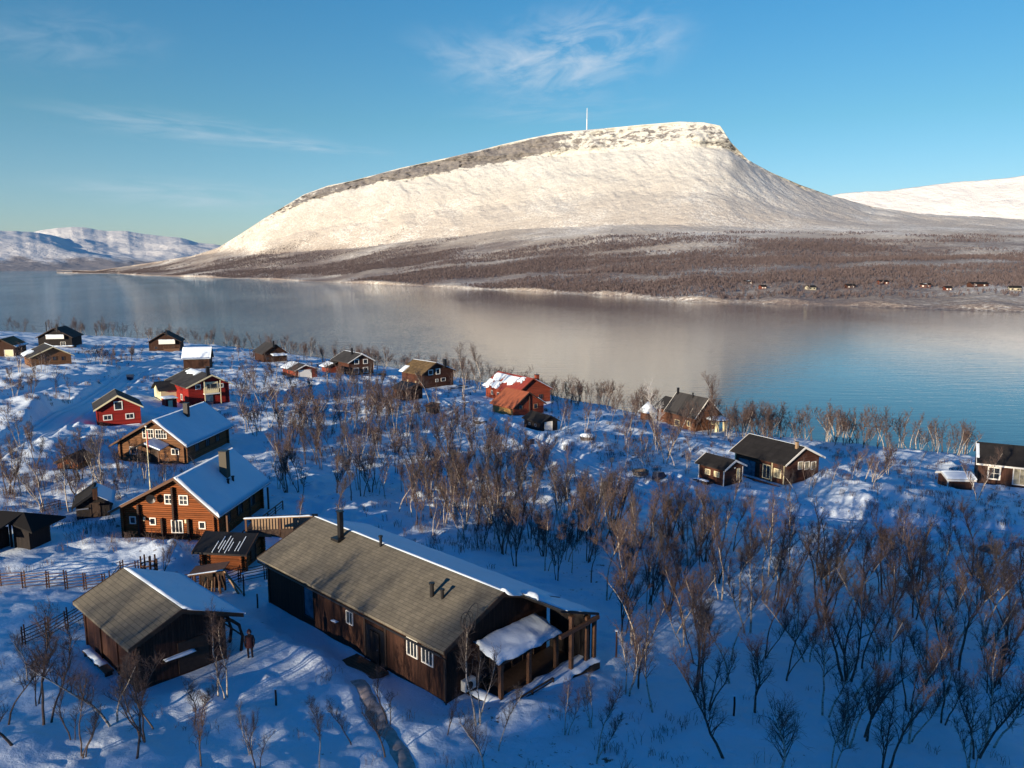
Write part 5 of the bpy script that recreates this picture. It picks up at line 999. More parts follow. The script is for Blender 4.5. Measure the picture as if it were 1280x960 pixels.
def birch_geo(rs,stems,H,dens=1.0,tw=.008,spread=1.0,low=.35):
    """returns trunk segments, crown segments"""
    T=[];K=[]
    for s in range(stems):
        h=H*(1 if s==0 else rs.uniform(.6,.95)); lean=rs.uniform(.0,.10)+(.03 if stems>1 else 0)*rs.uniform(.5,1.2); ang=rs.uniform(0,6.28) if stems==1 else 6.28*s/stems+rs.uniform(-.5,.5)
        p=np.array([math.cos(ang),math.sin(ang),0])*(.12 if stems>1 else 0)*rs.uniform(.5,1.5); p[2]=-.35; d=np.array([math.cos(ang)*lean,math.sin(ang)*lean,1.]); pts=[p.copy()]; n=9
        for i in range(n):
            d=d+rs.normal(0,.12,3)*np.array([1,1,.2]); d[2]=max(d[2],.8); q=d/np.linalg.norm(d); p=p+q*(h+.35)/n; pts.append(p.copy())
        R0=.0095*h+rs.uniform(.008,.02)
        rad=[R0*(1-.88*(i/n)**.9)+.006 for i in range(n+1)]
        for i in range(n): T.append((pts[i],pts[i+1],rad[i],rad[i+1]))
        nb=int((11+h*2.6)*dens**.5)
        for b in range(nb):
            f=low+(1-low)*((b+rs.uniform(0,1))/nb)**.9; f=min(f,.985); k=min(int(f*n),n-1); q=f*n-k; o=pts[k]*(1-q)+pts[k+1]*q
            a=rs.uniform(0,6.28); up=rs.uniform(1.3,2.8); bd=np.array([math.cos(a),math.sin(a),up]); bd/=np.linalg.norm(bd); bl=h*rs.uniform(.14,.27)*(1.15-.65*f)*spread+.25
            r=rad[k]*.42+.004; prev=o; m=4; bp=[o]
            for i in range(m):
                bd=bd+rs.normal(0,.16,3)+np.array([0,0,.07]); bd/=np.linalg.norm(bd); nx=prev+bd*bl/m; K.append((prev,nx,r*(1-i/m*.75)+.002,r*(1-(i+1)/m*.75)+.002)); prev=nx; bp.append(nx)
            nt_=max(3,int(9*dens))
            for j in range(nt_):
                g=rs.uniform(.2,1)*m; i=min(int(g),m-1); o2=bp[i]+(bp[i+1]-bp[i])*(g-i); td=bd+rs.normal(0,.55,3)+np.array([0,0,.2]); td/=np.linalg.norm(td); tl=bl*rs.uniform(.25,.55)
                mid=o2+td*tl*.5; td2=td+rs.normal(0,.25,3); td2/=np.linalg.norm(td2); e=mid+td2*tl*.5
                K.append((o2,mid,tw*1.25,tw)); K.append((mid,e,tw,tw*.55))
                for _ in range(int(2.5*dens+.5)):
                    td3=td2+rs.normal(0,.5,3); td3/=np.linalg.norm(td3); o3=o2+(e-o2)*rs.uniform(.3,1); K.append((o3,o3+td3*tl*rs.uniform(.35,.7),tw*.8,tw*.4))
    return T,K
rsT=np.random.RandomState(5)
NEARV=[]
SPEC=[(1,5.5,1.1,.35),(2,5.0,1.0,.4),(3,5.2,.85,.4),(1,6.0,1.4,.5),(2,6.0,1.1,.5),(4,4.6,.75,.35),(3,5.8,.85,.48),(1,4.6,1.2,.3),(2,4.4,.75,.35),(5,5.0,.6,.42),(1,6.2,1.0,.55),(2,5.6,1.2,.3)]
for i,(st,H,de,low) in enumerate(SPEC):
    T,K=birch_geo(rsT,st,H,de,.0055,.92,low)
    NEARV.append((st,H,prisms(T,5),prisms(K,3)))
FARV=[]
for i in range(7):
    st=[2,1,1,3,2,3,1][i]; T,K=birch_geo(rsT,st,5.0,.5,.017,[1.3,1.5,1.6,1.1,1.4,1.2,1.7][i],[.4,.45,.35,.4,.5,.45,.3][i]); FARV.append((prisms(T,4),prisms(K,3)))
def build_mask():
    x,y=_gx.ravel(),_gy.ravel(); B=np.zeros(x.shape,bool)
    for k,v in FIT.items():
        cx,cy,rot,L,W=v[:5]; cc,ss=math.cos(rot),math.sin(rot); lx=cc*(x-cx)+ss*(y-cy); ly=-ss*(x-cx)+cc*(y-cy); ax,ay=np.abs(lx),np.abs(ly)
        B|=(ax<L/2+1.7)&(ay<W/2+1.7)
        if k=='long': B|=(lx>-L/2-1)&(lx<L/2+4.6)&(ay<W/2+2.2)
        if k=='log': B|=(ax<L/2+1.5)&(ly>-W/2)&(ly<W/2+6.5)
        if k=='dark': B|=(lx>-L/2-8)&(lx<L/2+5)&(ay<W/2+2.5)
        if k in('lodge','redbalc','brown','h14'): B|=(ax<L/2+3.2)&(ay<W/2+4)
    for w,P in ROADW: B|=poly_dist(x,y,P)[0]<w*1.15
    B|=poly_dist(x,y,PATHW)[0]<.9
    B|=shore_dist(x,y)<1.5
    return B.reshape(_gx.shape)
BM=build_mask()
def blocked(x,y,*a):
    i=int((x+340)/.6+.5); j=int((y+10)/.6+.5)
    return not(0<=i<len(RX) and 0<=j<len(RY)) or bool(BM[i,j])
def inpoly(x,y,P):
    c=False;n=len(P);j=n-1
    for i in range(n):
        if (P[i][1]>y)!=(P[j][1]>y) and x<(P[j][0]-P[i][0])*(y-P[i][1])/(P[j][1]-P[i][1])+P[i][0]: c=not c
        j=i
    return c
TREES=[]   # x,y,height,kind,where
def scatter(P,n,h0,h1,where,gap=1.3,pale=.3):
    pale+=.22
    W=[ground(*p,zbase)[:2] for p in P]; xs=[p[0] for p in W]; ys=[p[1] for p in W]; got=0;t=0
    while got<n and t<n*60:
        t+=1; x=random.uniform(min(xs),max(xs)); y=random.uniform(min(ys),max(ys))
        if not inpoly(x,y,W) or blocked(x,y): continue
        if vnoise(np.array([x/7.]),np.array([y/7.]))[0]<random.uniform(-.55,.0): continue
        if any((x-q[0])**2+(y-q[1])**2<gap*gap for q in TREES[-260:]): continue
        TREES.append((x,y,random.uniform(h0,h1),'pale' if random.random()<pale else 'dark',where)); got+=1
def belt(px0,px1,n,h0,h1,where,s0=2,s1=20,pale=.35):
    got=0
    while got<n:
        px=random.uniform(px0,px1); py=np.interp(px,[p[0] for p in SHORE_PX],[p[1] for p in SHORE_PX]); x,y=onz(px,py,LAKE); s=s0+(s1*1.35-s0)*random.random()**1.3;  x-=.603*s; y-=.797*s
        if blocked(x,y,.2): continue
        TREES.append((x,y,random.uniform(h0*.55,h1*1.05),'pale' if random.random()<pale else 'dark',where)); got+=1
def one(px,py,hp,kind,where,lean=0):
    x,y,z=ground(px,py); D=math.sqrt(x*x+y*y+(CAMZ-z)**2); TREES.append((x,y,hp/960*D*1.08,kind,where))
# single trees that stand out
SING=[(54,640,60,'pale','left of the little black hut'),(88,640,62,'pale','just left of the little black hut'),(100,600,52,'dark','above the little black hut'),(125,610,60,'pale','beside the tiny playhouse'),
(12,618,50,'dark','at the left edge above the open shed'),(24,620,55,'pale','at the left edge above the open shed'),(203,718,40,'dark','behind the barn roof ridge'),(205,712,30,'dark','behind the barn roof ridge'),
(372,668,44,'pale','at the left ridge end of the long cabin'),(426,655,36,'pale','beside the chimney of the long cabin'),(790,838,38,'frost','alone in the blue shade right of the porch'),(797,860,75,'dark','right of the porch in open snow'),
(597,905,105,'pale','in front of the porch corner'),(485,905,70,'dark','in front of the long cabin entrance'),(440,930,60,'dark','left of the trodden path'),(560,918,50,'dark','in front of the cabin corner'),
(142,905,110,'pale','in front of the barn corner'),(168,950,90,'dark','at the bottom left corner'),(252,905,50,'dark','in front of the barn gable'),(272,870,90,'pale','at the right end of the barn'),(282,872,80,'pale','at the right end of the barn'),
(60,905,120,'dark','left of the barn'),(20,930,100,'dark','at the bottom left corner'),(46,880,70,'dark','left of the barn'),(90,925,60,'dark','at the bottom left corner'),
(1118,684,44,'pale','beside the snow road at the right'),(1186,694,46,'pale','beside the snow road at the right'),(1253,706,40,'dark','beside the boulder at the right edge'),(1232,640,24,'pale','in front of the stilt house'),(1222,626,52,'pale','in front of the stilt house'),
(998,628,40,'pale','beside the brown cottage'),(1012,622,44,'pale','beside the brown cottage'),(985,625,30,'dark','beside the brown cottage'),(832,580,70,'pale','in front of the steep black roof'),(819,556,60,'frost','left of the steep black roof'),(890,540,66,'dark','behind the brown cottage'),
(1007,605,30,'dark','beside the brown cottage'),(955,750,90,'pale','in the shaded wood at the right'),(1215,720,70,'dark','below the boulder at the right edge'),
(447,492,34,'dark','below the house with four white windows'),(469,497,40,'pale','below the two-storey house with four white windows'),(537,505,48,'pale','below the tall brown house'),(578,500,60,'pale','right of the tall brown house'),(600,487,54,'pale','left of the red roofs'),
(690,515,32,'pale','behind the black shed'),(698,512,34,'pale','behind the black shed')]
for s in SING: one(*s[:3],s[3],s[4])
NSING=len(SING)
scatter([(330,572),(400,505),(500,500),(560,530),(640,560),(700,600),(765,690),(735,745),(650,712),(520,660),(440,650),(345,640)],205,3.8,6.4,'in the brown wood behind the long cabin',1.4,.25)
scatter([(440,605),(560,600),(660,640),(740,745),(650,716),(520,664)],50,4.0,6.2,'in the brown wood behind the long cabin',1.1,.2)
scatter([(700,640),(850,665),(940,700),(880,745),(760,755)],50,4.5,6.8,'in the dark clump right of the long roof',1.3,.15)
scatter([(765,760),(880,735),(1000,715),(1130,735),(1290,760),(1290,860),(765,860)],58,4.8,7.2,'in the shaded wood at the right',1.6,.3)
scatter([(770,860),(1290,860),(1290,985),(770,985)],20,4.5,6.6,'in the shade at the bottom right',1.6,.3)
scatter([(1060,800),(1290,790),(1290,990),(1040,990)],9,4.5,6.6,'in the shade at the bottom right',1.4,.3)
scatter([(640,900),(770,880),(770,985),(560,985)],5,3,4.5,'below the snowy porch',1.5,.2)
scatter([(310,900),(520,930),(540,985),(300,985)],4,2.5,4,'at the bottom edge left of the path',1.4,.2)
scatter([(0,840),(100,850),(300,900),(300,985),(0,985)],7,2.8,4.5,'at the bottom left corner',1.5,.2)
scatter([(290,480),(400,478),(490,490),(500,540),(420,560),(300,560)],90,3.8,6,'in the thicket right of the brown lodge',1.6,.35)
scatter([(0,565),(60,575),(145,580),(150,615),(100,635),(0,640)],12,3.5,5.5,'left of the brown lodge',1.8,.4)
scatter([(140,585),(250,595),(230,600),(160,625),(120,640)],14,2.5,4,'between lodge and log house',1.3,.3)
scatter([(0,470),(60,472),(100,510),(40,535),(0,530)],11,4,6,'at the far left among the snow tracks',2,.2)
scatter([(105,452),(175,450),(200,462),(140,470)],14,3.5,5.5,'below the low brown house',1.8,.3)
scatter([(300,440),(360,455),(340,480),(270,478)],12,3.5,5,'around the small white-doored garage',2,.3)
scatter([(560,470),(610,470),(600,500),(560,500)],6,4,6,'left of the red roofs',2,.4)
scatter([(700,530),(800,535),(870,560),(860,600),(780,590),(700,560)],22,3.5,6,'left of the steep black roof',1.8,.4)
scatter([(900,540),(960,545),(1000,560),(905,565)],14,4,6,'behind the brown cottage',1.7,.3)
scatter([(1020,585),(1100,580),(1180,600),(1100,640),(1010,640)],16,2.5,4.5,'in sunlit snow right of the brown cottage',1.7,.4)
scatter([(600,560),(700,590),(720,640),(640,620)],16,3.5,5.5,'below the black shed',1.6,.3)
belt(690,900,85,4.5,6.5,'on the shore right of the red roofs')
belt(905,1010,60,5,7,'along the shore behind the black-roofed cottage')
belt(1010,1215,52,5.5,7.5,'along the shore left of the stilt house',2,12,.6)
belt(455,690,95,5,7,'along the shore behind the red roofs')
belt(230,455,66,5,7.5,'along the shore behind the small garage')
belt(90,185,34,6,9,'on the shore at the far left',2,25)
belt(-20,45,18,6,9,'along the shore at the left edge',2,25)
def shown(t):
    x,y,h=t[:3]; 
    z=zt(x,y); p=project([(x,y,z),(x,y,z+h)]); return abs(p[0][1]-p[1][1]) if -60<p[0][0]<1340 else 0
def place_trees():
    order=sorted(range(len(TREES)),key=lambda i:-(shown(TREES[i])+(1000 if i<NSING else 0))); big=order[:290]; rest=order[290:]
    protos={}
    seen={}
    for i in big:
        x,y,h,kind,where=TREES[i]; v=random.randrange(len(NEARV)) if kind!='pale' else random.choice([0,1,2,3,4,6,8,10,11]); st,H,tg,kg=NEARV[v]; sc=h/H; z=zt(x,y)-.05; rz=random.uniform(0,6.28)
        key=(v,kind)
        nm='birch_tree'
        words={1:'single-stemmed',2:'two-stemmed',3:'three-stemmed',4:'four-stemmed',5:'many-stemmed'}[st]
        col={'pale':'pale-barked bare birch','dark':'dark bare birch','frost':'white frosted birch'}[kind]
        lab=f"{words} {col} {where}"
        r=bpy.data.objects.new(nm,None); C.objects.link(r); r.location=(x,y,z); r.rotation_euler=(random.uniform(-.05,.05),random.uniform(-.05,.05),rz); r.scale=(sc,sc,sc*random.uniform(.92,1.08))
        tag(r,lab,'birch','birches: '+lab)
        if key not in protos:
            tk=npmesh('trunk',*tg,M['bark_pale'] if kind!='dark' else M['bark_dark'],True); ck=npmesh('crown',*kg,M['frost'] if kind=='frost' else M['twig' if v%3 else 'twig2'],False); protos[key]=(tk,ck)
            tk.parent=r; ck.parent=r
        else:
            for p in protos[key]: c=p.copy(); C.objects.link(c); c.parent=r
        seen[lab]=seen.get(lab,0)+1
    for o in list(bpy.data.objects):
        if o.name.startswith('birch_tree') and seen.get(o.get('label'),0)==1 and 'group' in o: del o['group']
    merge('birch_wood',[TREES[i] for i in rest],'the smaller far birches standing along the shore and between the back houses')
def merge(name,trees,lab,zf=None):
    VV=[];FF=[];n=0;mi=[];rs=np.random.RandomState(3)
    for x,y,h,*_ in trees:
        (tv,tf),(kv,kf)=FARV[rs.randint(len(FARV))]; a=rs.uniform(0,6.28); c,s=math.cos(a),math.sin(a); sc=h/5; z=zt(x,y)-.05 if zf is None else zf(x,y)
        pale=(_ and _[0]=='pale')
        for v,f,m in ((tv,tf,0 if pale else 1),(kv,kf,2)):
            q=v*sc; V=np.stack([q[:,0]*c-q[:,1]*s+x,q[:,0]*s+q[:,1]*c+y,q[:,2]+z],1); VV.append(V); FF.append(f+n); mi.append(np.full(len(f),m,np.int32)); n+=len(V)
    o=npmesh(name,np.concatenate(VV),np.concatenate(FF),M['bark_pale'],False); me=o.data; me.materials.append(M['bark_dark']); me.materials.append(M['twig']); me.polygons.foreach_set('material_index',np.concatenate(mi)); tag(o,lab,'wood',kind='stuff'); return o
def woodland_behind():
    T=[]
    while len(T)<800:
        t=random.uniform(-235,-70); c=random.uniform(-150,90); 
        if c<-72 and random.random()<.9: continue
        x=t*SD[0]+c*SD[1]; y=t*SD[1]-c*SD[0]
        T.append((x,y,random.uniform(5,8.5),'dark'))
    merge('hill_wood',T,'bare birch wood on the rise behind the viewpoint')
def undergrowth():
    rs=np.random.RandomState(8); S=[];n=0
    while n<2300:
        px=rs.uniform(-40,1320); py=rs.uniform(0,1)**1.35; py=440+py*530
        sh=np.interp(px,[p[0] for p in SHORE_PX],[p[1] for p in SHORE_PX])
        if py<sh+4: continue
        x,y,z=ground(px,py)
        cl=vnoise(np.array([x/9.]),np.array([y/9.]))[0]
        far=py<690
        if not far and rs.rand()<.88: continue
        if cl<(rs.uniform(-.25,.2) if far else rs.uniform(-.1,.4)) or blocked(x,y,.0): continue
        z=zt(x,y); k=rs.randint(5,12); h=rs.uniform(.25,.9)*(1.25 if far else .8); r=.007+.00011*math.hypot(x,y)
        for _ in range(k):
            a=rs.uniform(0,6.28); sp=rs.uniform(.1,.7); b=np.array([x+rs.normal(0,.25),y+rs.normal(0,.25),z-.05]); m=b+np.array([math.cos(a)*sp*.4,math.sin(a)*sp*.4,1])*h*.55; e=m+np.array([math.cos(a)*sp,math.sin(a)*sp,.8])*h*.5
            S.append((b,m,r,r*.8)); S.append((m,e,r*.8,r*.4)); e2=m+np.array([rs.normal(0,.5),rs.normal(0,.5),.7])*h*.5; S.append((m,e2,r*.6,r*.3))
        n+=1
    V,Fc=prisms(S,3); o=npmesh('undergrowth',V,Fc,M['twig'],False); tag(o,'low bare willow and birch scrub poking through the snow','undergrowth',kind='stuff')
def far_forest():
    rs=np.random.RandomState(21); p0,p1=azel(90,332)[0],azel(1500,332)[0]; azg=np.linspace(p0,p1,1400); Cc=mount_ctrl(azg); S=[];cnt=0
    R=np.array([c[0] for c in Cc]); Z=np.array([c[1] for c in Cc]); NT=60000
    A=rs.uniform(p0,p1,NT*4); U=rs.uniform(0,1,NT*4)**1.0; 
    j=np.clip(((A-p0)/(p1-p0)*1399).astype(int),0,1398)
    r0=R[1][j]+10; r1=R[4][j]*1.0+200; rr=r0+(r1-r0)*U
    zz=np.array([np.interp(rr[i],R[:,j[i]],Z[:,j[i]]) for i in range(len(A))])
    X=rr*np.sin(A);Y=rr*np.cos(A)
    band=fbm(X/330,Y/130,4)+.8*(1-U)-.42-.1*(rs.rand(len(A)))
    band=band+np.where((U<.17),-.42,0)-.35*sstep(.72,1,U)
    ok=band>rs.uniform(-.32,.20,len(A))+.5*sstep(.45,.95,U)*np.clip(np.tan(A)*1.2+.35,0,1)
    for cx,cy in FARC: r_=np.hypot(cx,cy); ok&=~((np.abs((X*cy-Y*cx)/r_)<14)&(np.hypot(X,Y)<r_+8)&(np.hypot(X,Y)>r_-60)&(rs.rand(len(X))>.3))
    keep=np.where(ok)[0][:NT]
    X,Y,zz,rr=X[keep],Y[keep],zz[keep],rr[keep]
    # height of the displaced mountain: same noise as the mesh
    n=10*fbm(X/260,Y/260,5)*np.clip((rr-900)/900,.2,1); zz=zz+n-1.0
    m=len(X); Vs=[];Fs=[];base=0
    H=rs.uniform(3.5,7,m)
    for k in range(7):
        a=rs.uniform(0,6.28,m); w=rs.uniform(.35,.9,m); b=np.stack([X+rs.normal(0,.5,m),Y+rs.normal(0,.5,m),zz+H*rs.uniform(.0,.45,m)],1)
        d=rs.uniform(.0,.38,m)*H; t=np.stack([b[:,0]+np.cos(a)*d,b[:,1]+np.sin(a)*d,zz+H*rs.uniform(.65,1,m)],1)
        a2=rs.uniform(0,6.28,m); off=np.stack([np.cos(a2)*w*.5,np.sin(a2)*w*.5,np.zeros(m)],1)
        V=np.stack([b-off*.3,b+off*.3,t+off,t-off],1).reshape(-1,3); Vs.append(V); Fs.append(np.arange(m*4).reshape(-1,4)+base); base+=m*4
    o=npmesh('far_birch_forest',np.concatenate(Vs),np.concatenate(Fs),M['farwood'],False); tag(o,'brown bare birch forest covering the lower slope across the lake','forest',kind='stuff')
M['farwood']=simple('far_brown_twigs',(.105,.078,.078),.9,.25,.05,bs=0)
place_trees(); woodland_behind(); undergrowth(); far_forest()
# ------------------------------------------------------------------ small things
def fence(pts,label,ht=1.25,step=1.25,rails=5,slant=True):
    W=[ground(*p)[:2] for p in pts]; x0,y0=W[0]; t=empty('pole_fence',(x0,y0,zt(x0,y0)),0,label,'fence'); z0=zt(x0,y0); R=MB()
    rs=random.Random(len(label)); P=[]
    for (ax,ay),(bx,by) in zip(W[:-1],W[1:]):
        L=math.hypot(bx-ax,by-ay); n=max(1,int(L/step))
        for i in range(n+(1 if (bx,by)==W[-1] else 0)): P.append((ax+(bx-ax)*i/n,ay+(by-ay)*i/n))
    for i,(x,y) in enumerate(P):
        z=zt(x,y)-z0
        for d in(-.07,.07):
            m=MB(); m.tube([(x-x0+d,y-y0+d*.5,z-.4),(x-x0+d+rs.uniform(-.04,.04),y-y0+d*.5,z+ht+rs.uniform(-.1,.25))],.045,5); m.build('post',M['oldbr'],t)
        if i+1<len(P):
            x2,y2=P[i+1]; z2=zt(x2,y2)-z0
            for k in range(rails): h=.2+.9*k/(rails-1)*ht/1.25; R.tube([(x-x0-.1*(x2-x),y-y0-.1*(y2-y),z+h-.1+rs.uniform(-.04,.04)),(x2-x0+.1*(x2-x),y2-y0+.1*(y2-y),z2+h+.12+rs.uniform(-.04,.04))],.032,5)
    R.build('rails',M['mwood'],t); return t
fence([(-30,733),(0,733),(60,735),(130,737)],'grey pole fence with upright posts running in from the left edge above the barn')
fence([(30,806),(60,797),(84,786),(107,776)],'slanting pole fence rising to the left end of the barn')
fence([(140,737),(153,723),(172,722)],'short pole fence behind the left ridge end of the barn roof')
fence([(205,738),(240,737),(275,733),(300,728),(332,724)],'low dark pole fence between the barn and the long cabin')
fence([(52,640),(75,637),(102,637)],'short low brown fence between pale birches beside the small black hut',.8,1.2,3)
# flagpole
x,y,z=ground(188,612); t=empty('flagpole',(x,y,z),0,'tall white flagpole with a hanging red pennant in front of the brown lodge','flagpole'); D=math.hypot(x,y); Hh=68/960*math.sqrt(D*D+576)*1.06
m=MB(); m.tube([(0,0,-.3),(0,0,Hh*.5),(0,0,Hh)],[.075,.06,.04],8); m.build('pole',M['cream'],t); m=MB(); m.box(-.1,.1,-.1,.1,Hh+.001,Hh+.12); m.build('finial',M['steel'],t)
m=MB(); m.add([(.05,0,Hh*.93),(.16,.03,Hh*.92),(.12,-.02,Hh*.8),(.14,.03,Hh*.68),(.05,0,Hh*.66),(.05,.02,Hh*.93),(.16,.05,Hh*.92),(.12,.0,Hh*.8),(.14,.05,Hh*.68),(.05,.02,Hh*.66)],[(0,1,2,3,4),(9,8,7,6,5)]+[(k,(k+1)%5,(k+1)%5+5,k+5) for k in range(5)]); m.build('pennant',M['red'],t)
# person (continuous skinned body)
def person(px,py,hpx,label):
    x,y,z=ground(px,py); me=bpy.data.meshes.new('person'); 
    P=[(0,0,.95),(0,0,1.15),(0,.01,1.38),(0,.02,1.50),(0,.03,1.62),(0,.03,1.74), (.10,0,.88),(.11,-.03,.48),(.12,.02,.08),(.12,-.12,.03), (-.10,0,.88),(-.12,.06,.48),(-.11,.10,.08),(-.11,-.03,.03), (.19,0,1.40),(.27,-.02,1.14),(.25,-.14,.92),(.24,-.2,.84),(-.19,0,1.40),(-.27,.0,1.14),(-.26,-.1,.90),(-.25,-.15,.82)]
    E=[(0,1),(1,2),(2,3),(3,4),(4,5),(0,6),(6,7),(7,8),(8,9),(0,10),(10,11),(11,12),(12,13),(2,14),(14,15),(15,16),(16,17),(2,18),(18,19),(19,20),(20,21)]
    Rr=[.17,.16,.17,.065,.10,.085,.10,.075,.06,.055,.10,.075,.06,.055,.085,.06,.05,.04,.085,.06,.05,.04]
    me.from_pydata(P,E,[]); o=bpy.data.objects.new('person',me); C.objects.link(o); o.location=(x,y,z-.03); o.rotation_euler=(0,0,R_(15)); 
    sk=o.modifiers.new('skin','SKIN'); sk.use_smooth_shade=True
    for i,r in enumerate(Rr): me.skin_vertices[0].data[i].radius=(r,r)
    me.skin_vertices[0].data[0].use_root=True
    o.modifiers.new('sub','SUBSURF').levels=2; o.modifiers['sub'].render_levels=2
    me.materials.append(M['cloth']); tag(o,label,'person')
    m=MB(); 
    n=12
    V=[]
    for zz,rr in ((1.60,.135),(1.70,.14),(1.79,.10),(1.86,.03)):
        for k in range(n): a=2*math.pi*k/n; V.append((rr*math.cos(a),.03+rr*math.sin(a),zz))
    m.add(V,[(j*n+k,j*n+(k+1)%n,(j+1)*n+(k+1)%n,(j+1)*n+k) for j in range(3) for k in range(n)]+[tuple(range(3*n,4*n))]); m.build('hood',M['cloth2'],o,True)
    m=MB(); V=[]
    for zz,rr in ((.72,.25),(.95,.20),(1.15,.19),(1.40,.21)):
        for k in range(n): a=2*math.pi*k/n; V.append((rr*1.05*math.cos(a),rr*.8*math.sin(a),zz))
    m.add(V,[(j*n+k,j*n+(k+1)%n,(j+1)*n+(k+1)%n,(j+1)*n+k) for j in range(3) for k in range(n)]); m.build('coat',M['cloth2'],o,True)
    m=MB(); m.box(-.05,.05,-.115,-.09,1.60,1.74); m.build('face',M['skin'],o); return o
M['cloth']=simple('dark_trousers',(.03,.018,.02),.9,.2,5,bs=0); M['cloth2']=simple('dark_red_brown_coat',(.07,.025,.025),.9,.2,5,bs=0); M['skin']=simple('skin',(.35,.2,.14),.6,.1,4,bs=0)
person(313,822,31,'person in a dark hooded coat standing between the barn and the long cabin')
def post(px,py,hpx,label,mat='oldbr',r=.06):
    x,y,z=ground(px,py); D=math.sqrt(x*x+y*y+(CAMZ-z)**2); h=hpx/960*D*1.1; t=empty('wooden_post',(x,y,z),0,label,'post'); m=MB(); m.tube([(0,0,-.3),(.02,0,h*.6),(0,.02,h)],[r,r*.95,r*.85],7); m.build('shaft',M[mat],t); m=MB(); m.box(-r*1.3,r*1.3,-r*1.3,r*1.3,h+.001,h+.05); m.build('cap',M['roofsnow'],t)
post(345,882,18,'short wooden post in shaded snow below the person'); post(322,760,16,'thin post near the left end of the long cabin, nearer the fence'); post(305,745,24,'taller thin post just left of the long cabin, by the fence end'); post(917,895,22,'lone thin stake in the shade at the bottom right'); post(770,822,30,'tall thin stake just right of the porch'); post(447,494,18,'dark post in the snow below the house with four white windows','dwood',.09); 
# bird table
x,y,z=ground(581,523); t=empty('bird_table',(x,y,z),.4,'dark wooden bird table on a single post in the clearing below the red roofs','bird table')
m=MB(); m.tube([(0,0,-.3),(0,0,3.2)],.14,7); m.build('post',M['dwood'],t); m=MB(); m.box(-.9,.9,-.5,.5,3.2,3.3); m.tube([(0,0,2.3),(.6,0,3.19)],.05,5); m.build('tray',M['dwood'],t); snowslab('snow_cover',-.9,.9,-.5,.5,3.305,3.305,.12,t,2,irr=.05)
# bin by the road
x,y,z=ground(163,475.5); t=empty('waste_bin',(x,y,z),.3,'blue-black waste bin standing alone on the snow road','bin')
m=MB(); m.hexa([(-.6,-.5,-.1),(.6,-.5,-.1),(.6,.5,-.1),(-.6,.5,-.1)],[(-.75,-.6,1.3),(.75,-.6,1.3),(.75,.6,1.3),(-.75,.6,1.3)]); m.build('body',M['binblue'],t); m=MB(); m.box(-.8,.8,-.65,.65,1.301,1.42); m.build('lid',M['binblue'],t)
# fire pit
x,y,z=ground(800,592); t=empty('fire_pit',(x,y,z+.35),0,'round stone fire pit with an orange plank cover in the snow, below the dark-roofed house','fire pit')
m=MB()
for k in range(12): a=2*math.pi*k/12; m.tube([(1.0*math.cos(a),1.0*math.sin(a),-.4),(1.0*math.cos(a),1.0*math.sin(a),.12)],.26,6)
m.build('stone_ring',M['rock'],t); m=MB()
for k in range(5): m.box(-.8,.8,-.55+k*.22,-.36+k*.22,.13,.2)
m.build('plank_cover',M['pwood'],t)
# covered sledge
x,y,z=ground(824,598); t=empty('sledge',(x,y,z),.9,'dark covered sledge under snowy branches, left of the small brown outbuilding','sledge')
m=MB(); 
for s in(-.4,.4): m.tube([(-1.4,s,.05),(1.2,s,.05),(1.6,s,.4)],.05,5)
m.build('runners',M['metal'],t); m=MB(); m.hexa([(-1.3,-.5,.15),(1.2,-.5,.15),(1.2,.5,.15),(-1.3,.5,.15)],[(-1.1,-.4,1.1),(.7,-.35,.8),(.7,.35,.8),(-1.1,.4,1.1)]); m.build('cover',M['binblue'],t)
# signpost / small box in clearing
x,y,z=ground(764.5,584); t=empty('marker_post',(x,y,z),.2,'small grey marker box on a short post in the clearing above the snow road','marker'); m=MB(); m.tube([(0,0,-.3),(0,0,.8)],.08,6); m.build('post',M['dwood'],t); m=MB(); m.box(-.3,.3,-.15,.15,.8,1.5); m.build('box',M['concrete'],t)
x,y,z=ground(665,556); t=empty('utility_box',(x,y,z),.3,'small green-black utility box in the snow just below the black shed','box'); m=MB(); m.box(-.35,.35,-.25,.25,-.2,1.1); m.build('body',M['binblue'],t); m=MB(); m.hexa([(-.42,-.32,1.101),(.42,-.32,1.101),(.42,.32,1.101),(-.42,.32,1.101)],[(-.4,-.3,1.3),(.4,-.3,1.3),(.4,.3,1.3),(-.4,.3,1.3)]); m.build('snow_cap',M['roofsnow'],t)
# upright log stack behind the barn
x,y,z=ground(187,722); t=empty('post_cluster',(x,y,z),.4,'ring of upright wooden posts behind the barn roof, beside a bare bush','post ring')
rs=random.Random(3)
for k in range(9): a=k*.7; m=MB(); q=.55; m.tube([(q*math.cos(a),q*math.sin(a),-.2),(q*math.cos(a)*1.05,q*math.sin(a)*1.05,1.5+rs.uniform(-.25,.5))],.07,6); m.build('post',M['oldbr'],t)
m=MB(); 
for zz in(.3,.7,1.1): m.tube([(.55*math.cos(a*.35),.55*math.sin(a*.35),zz) for a in range(19)],.06,5)
m.build('hoops',M['mwood'],t)
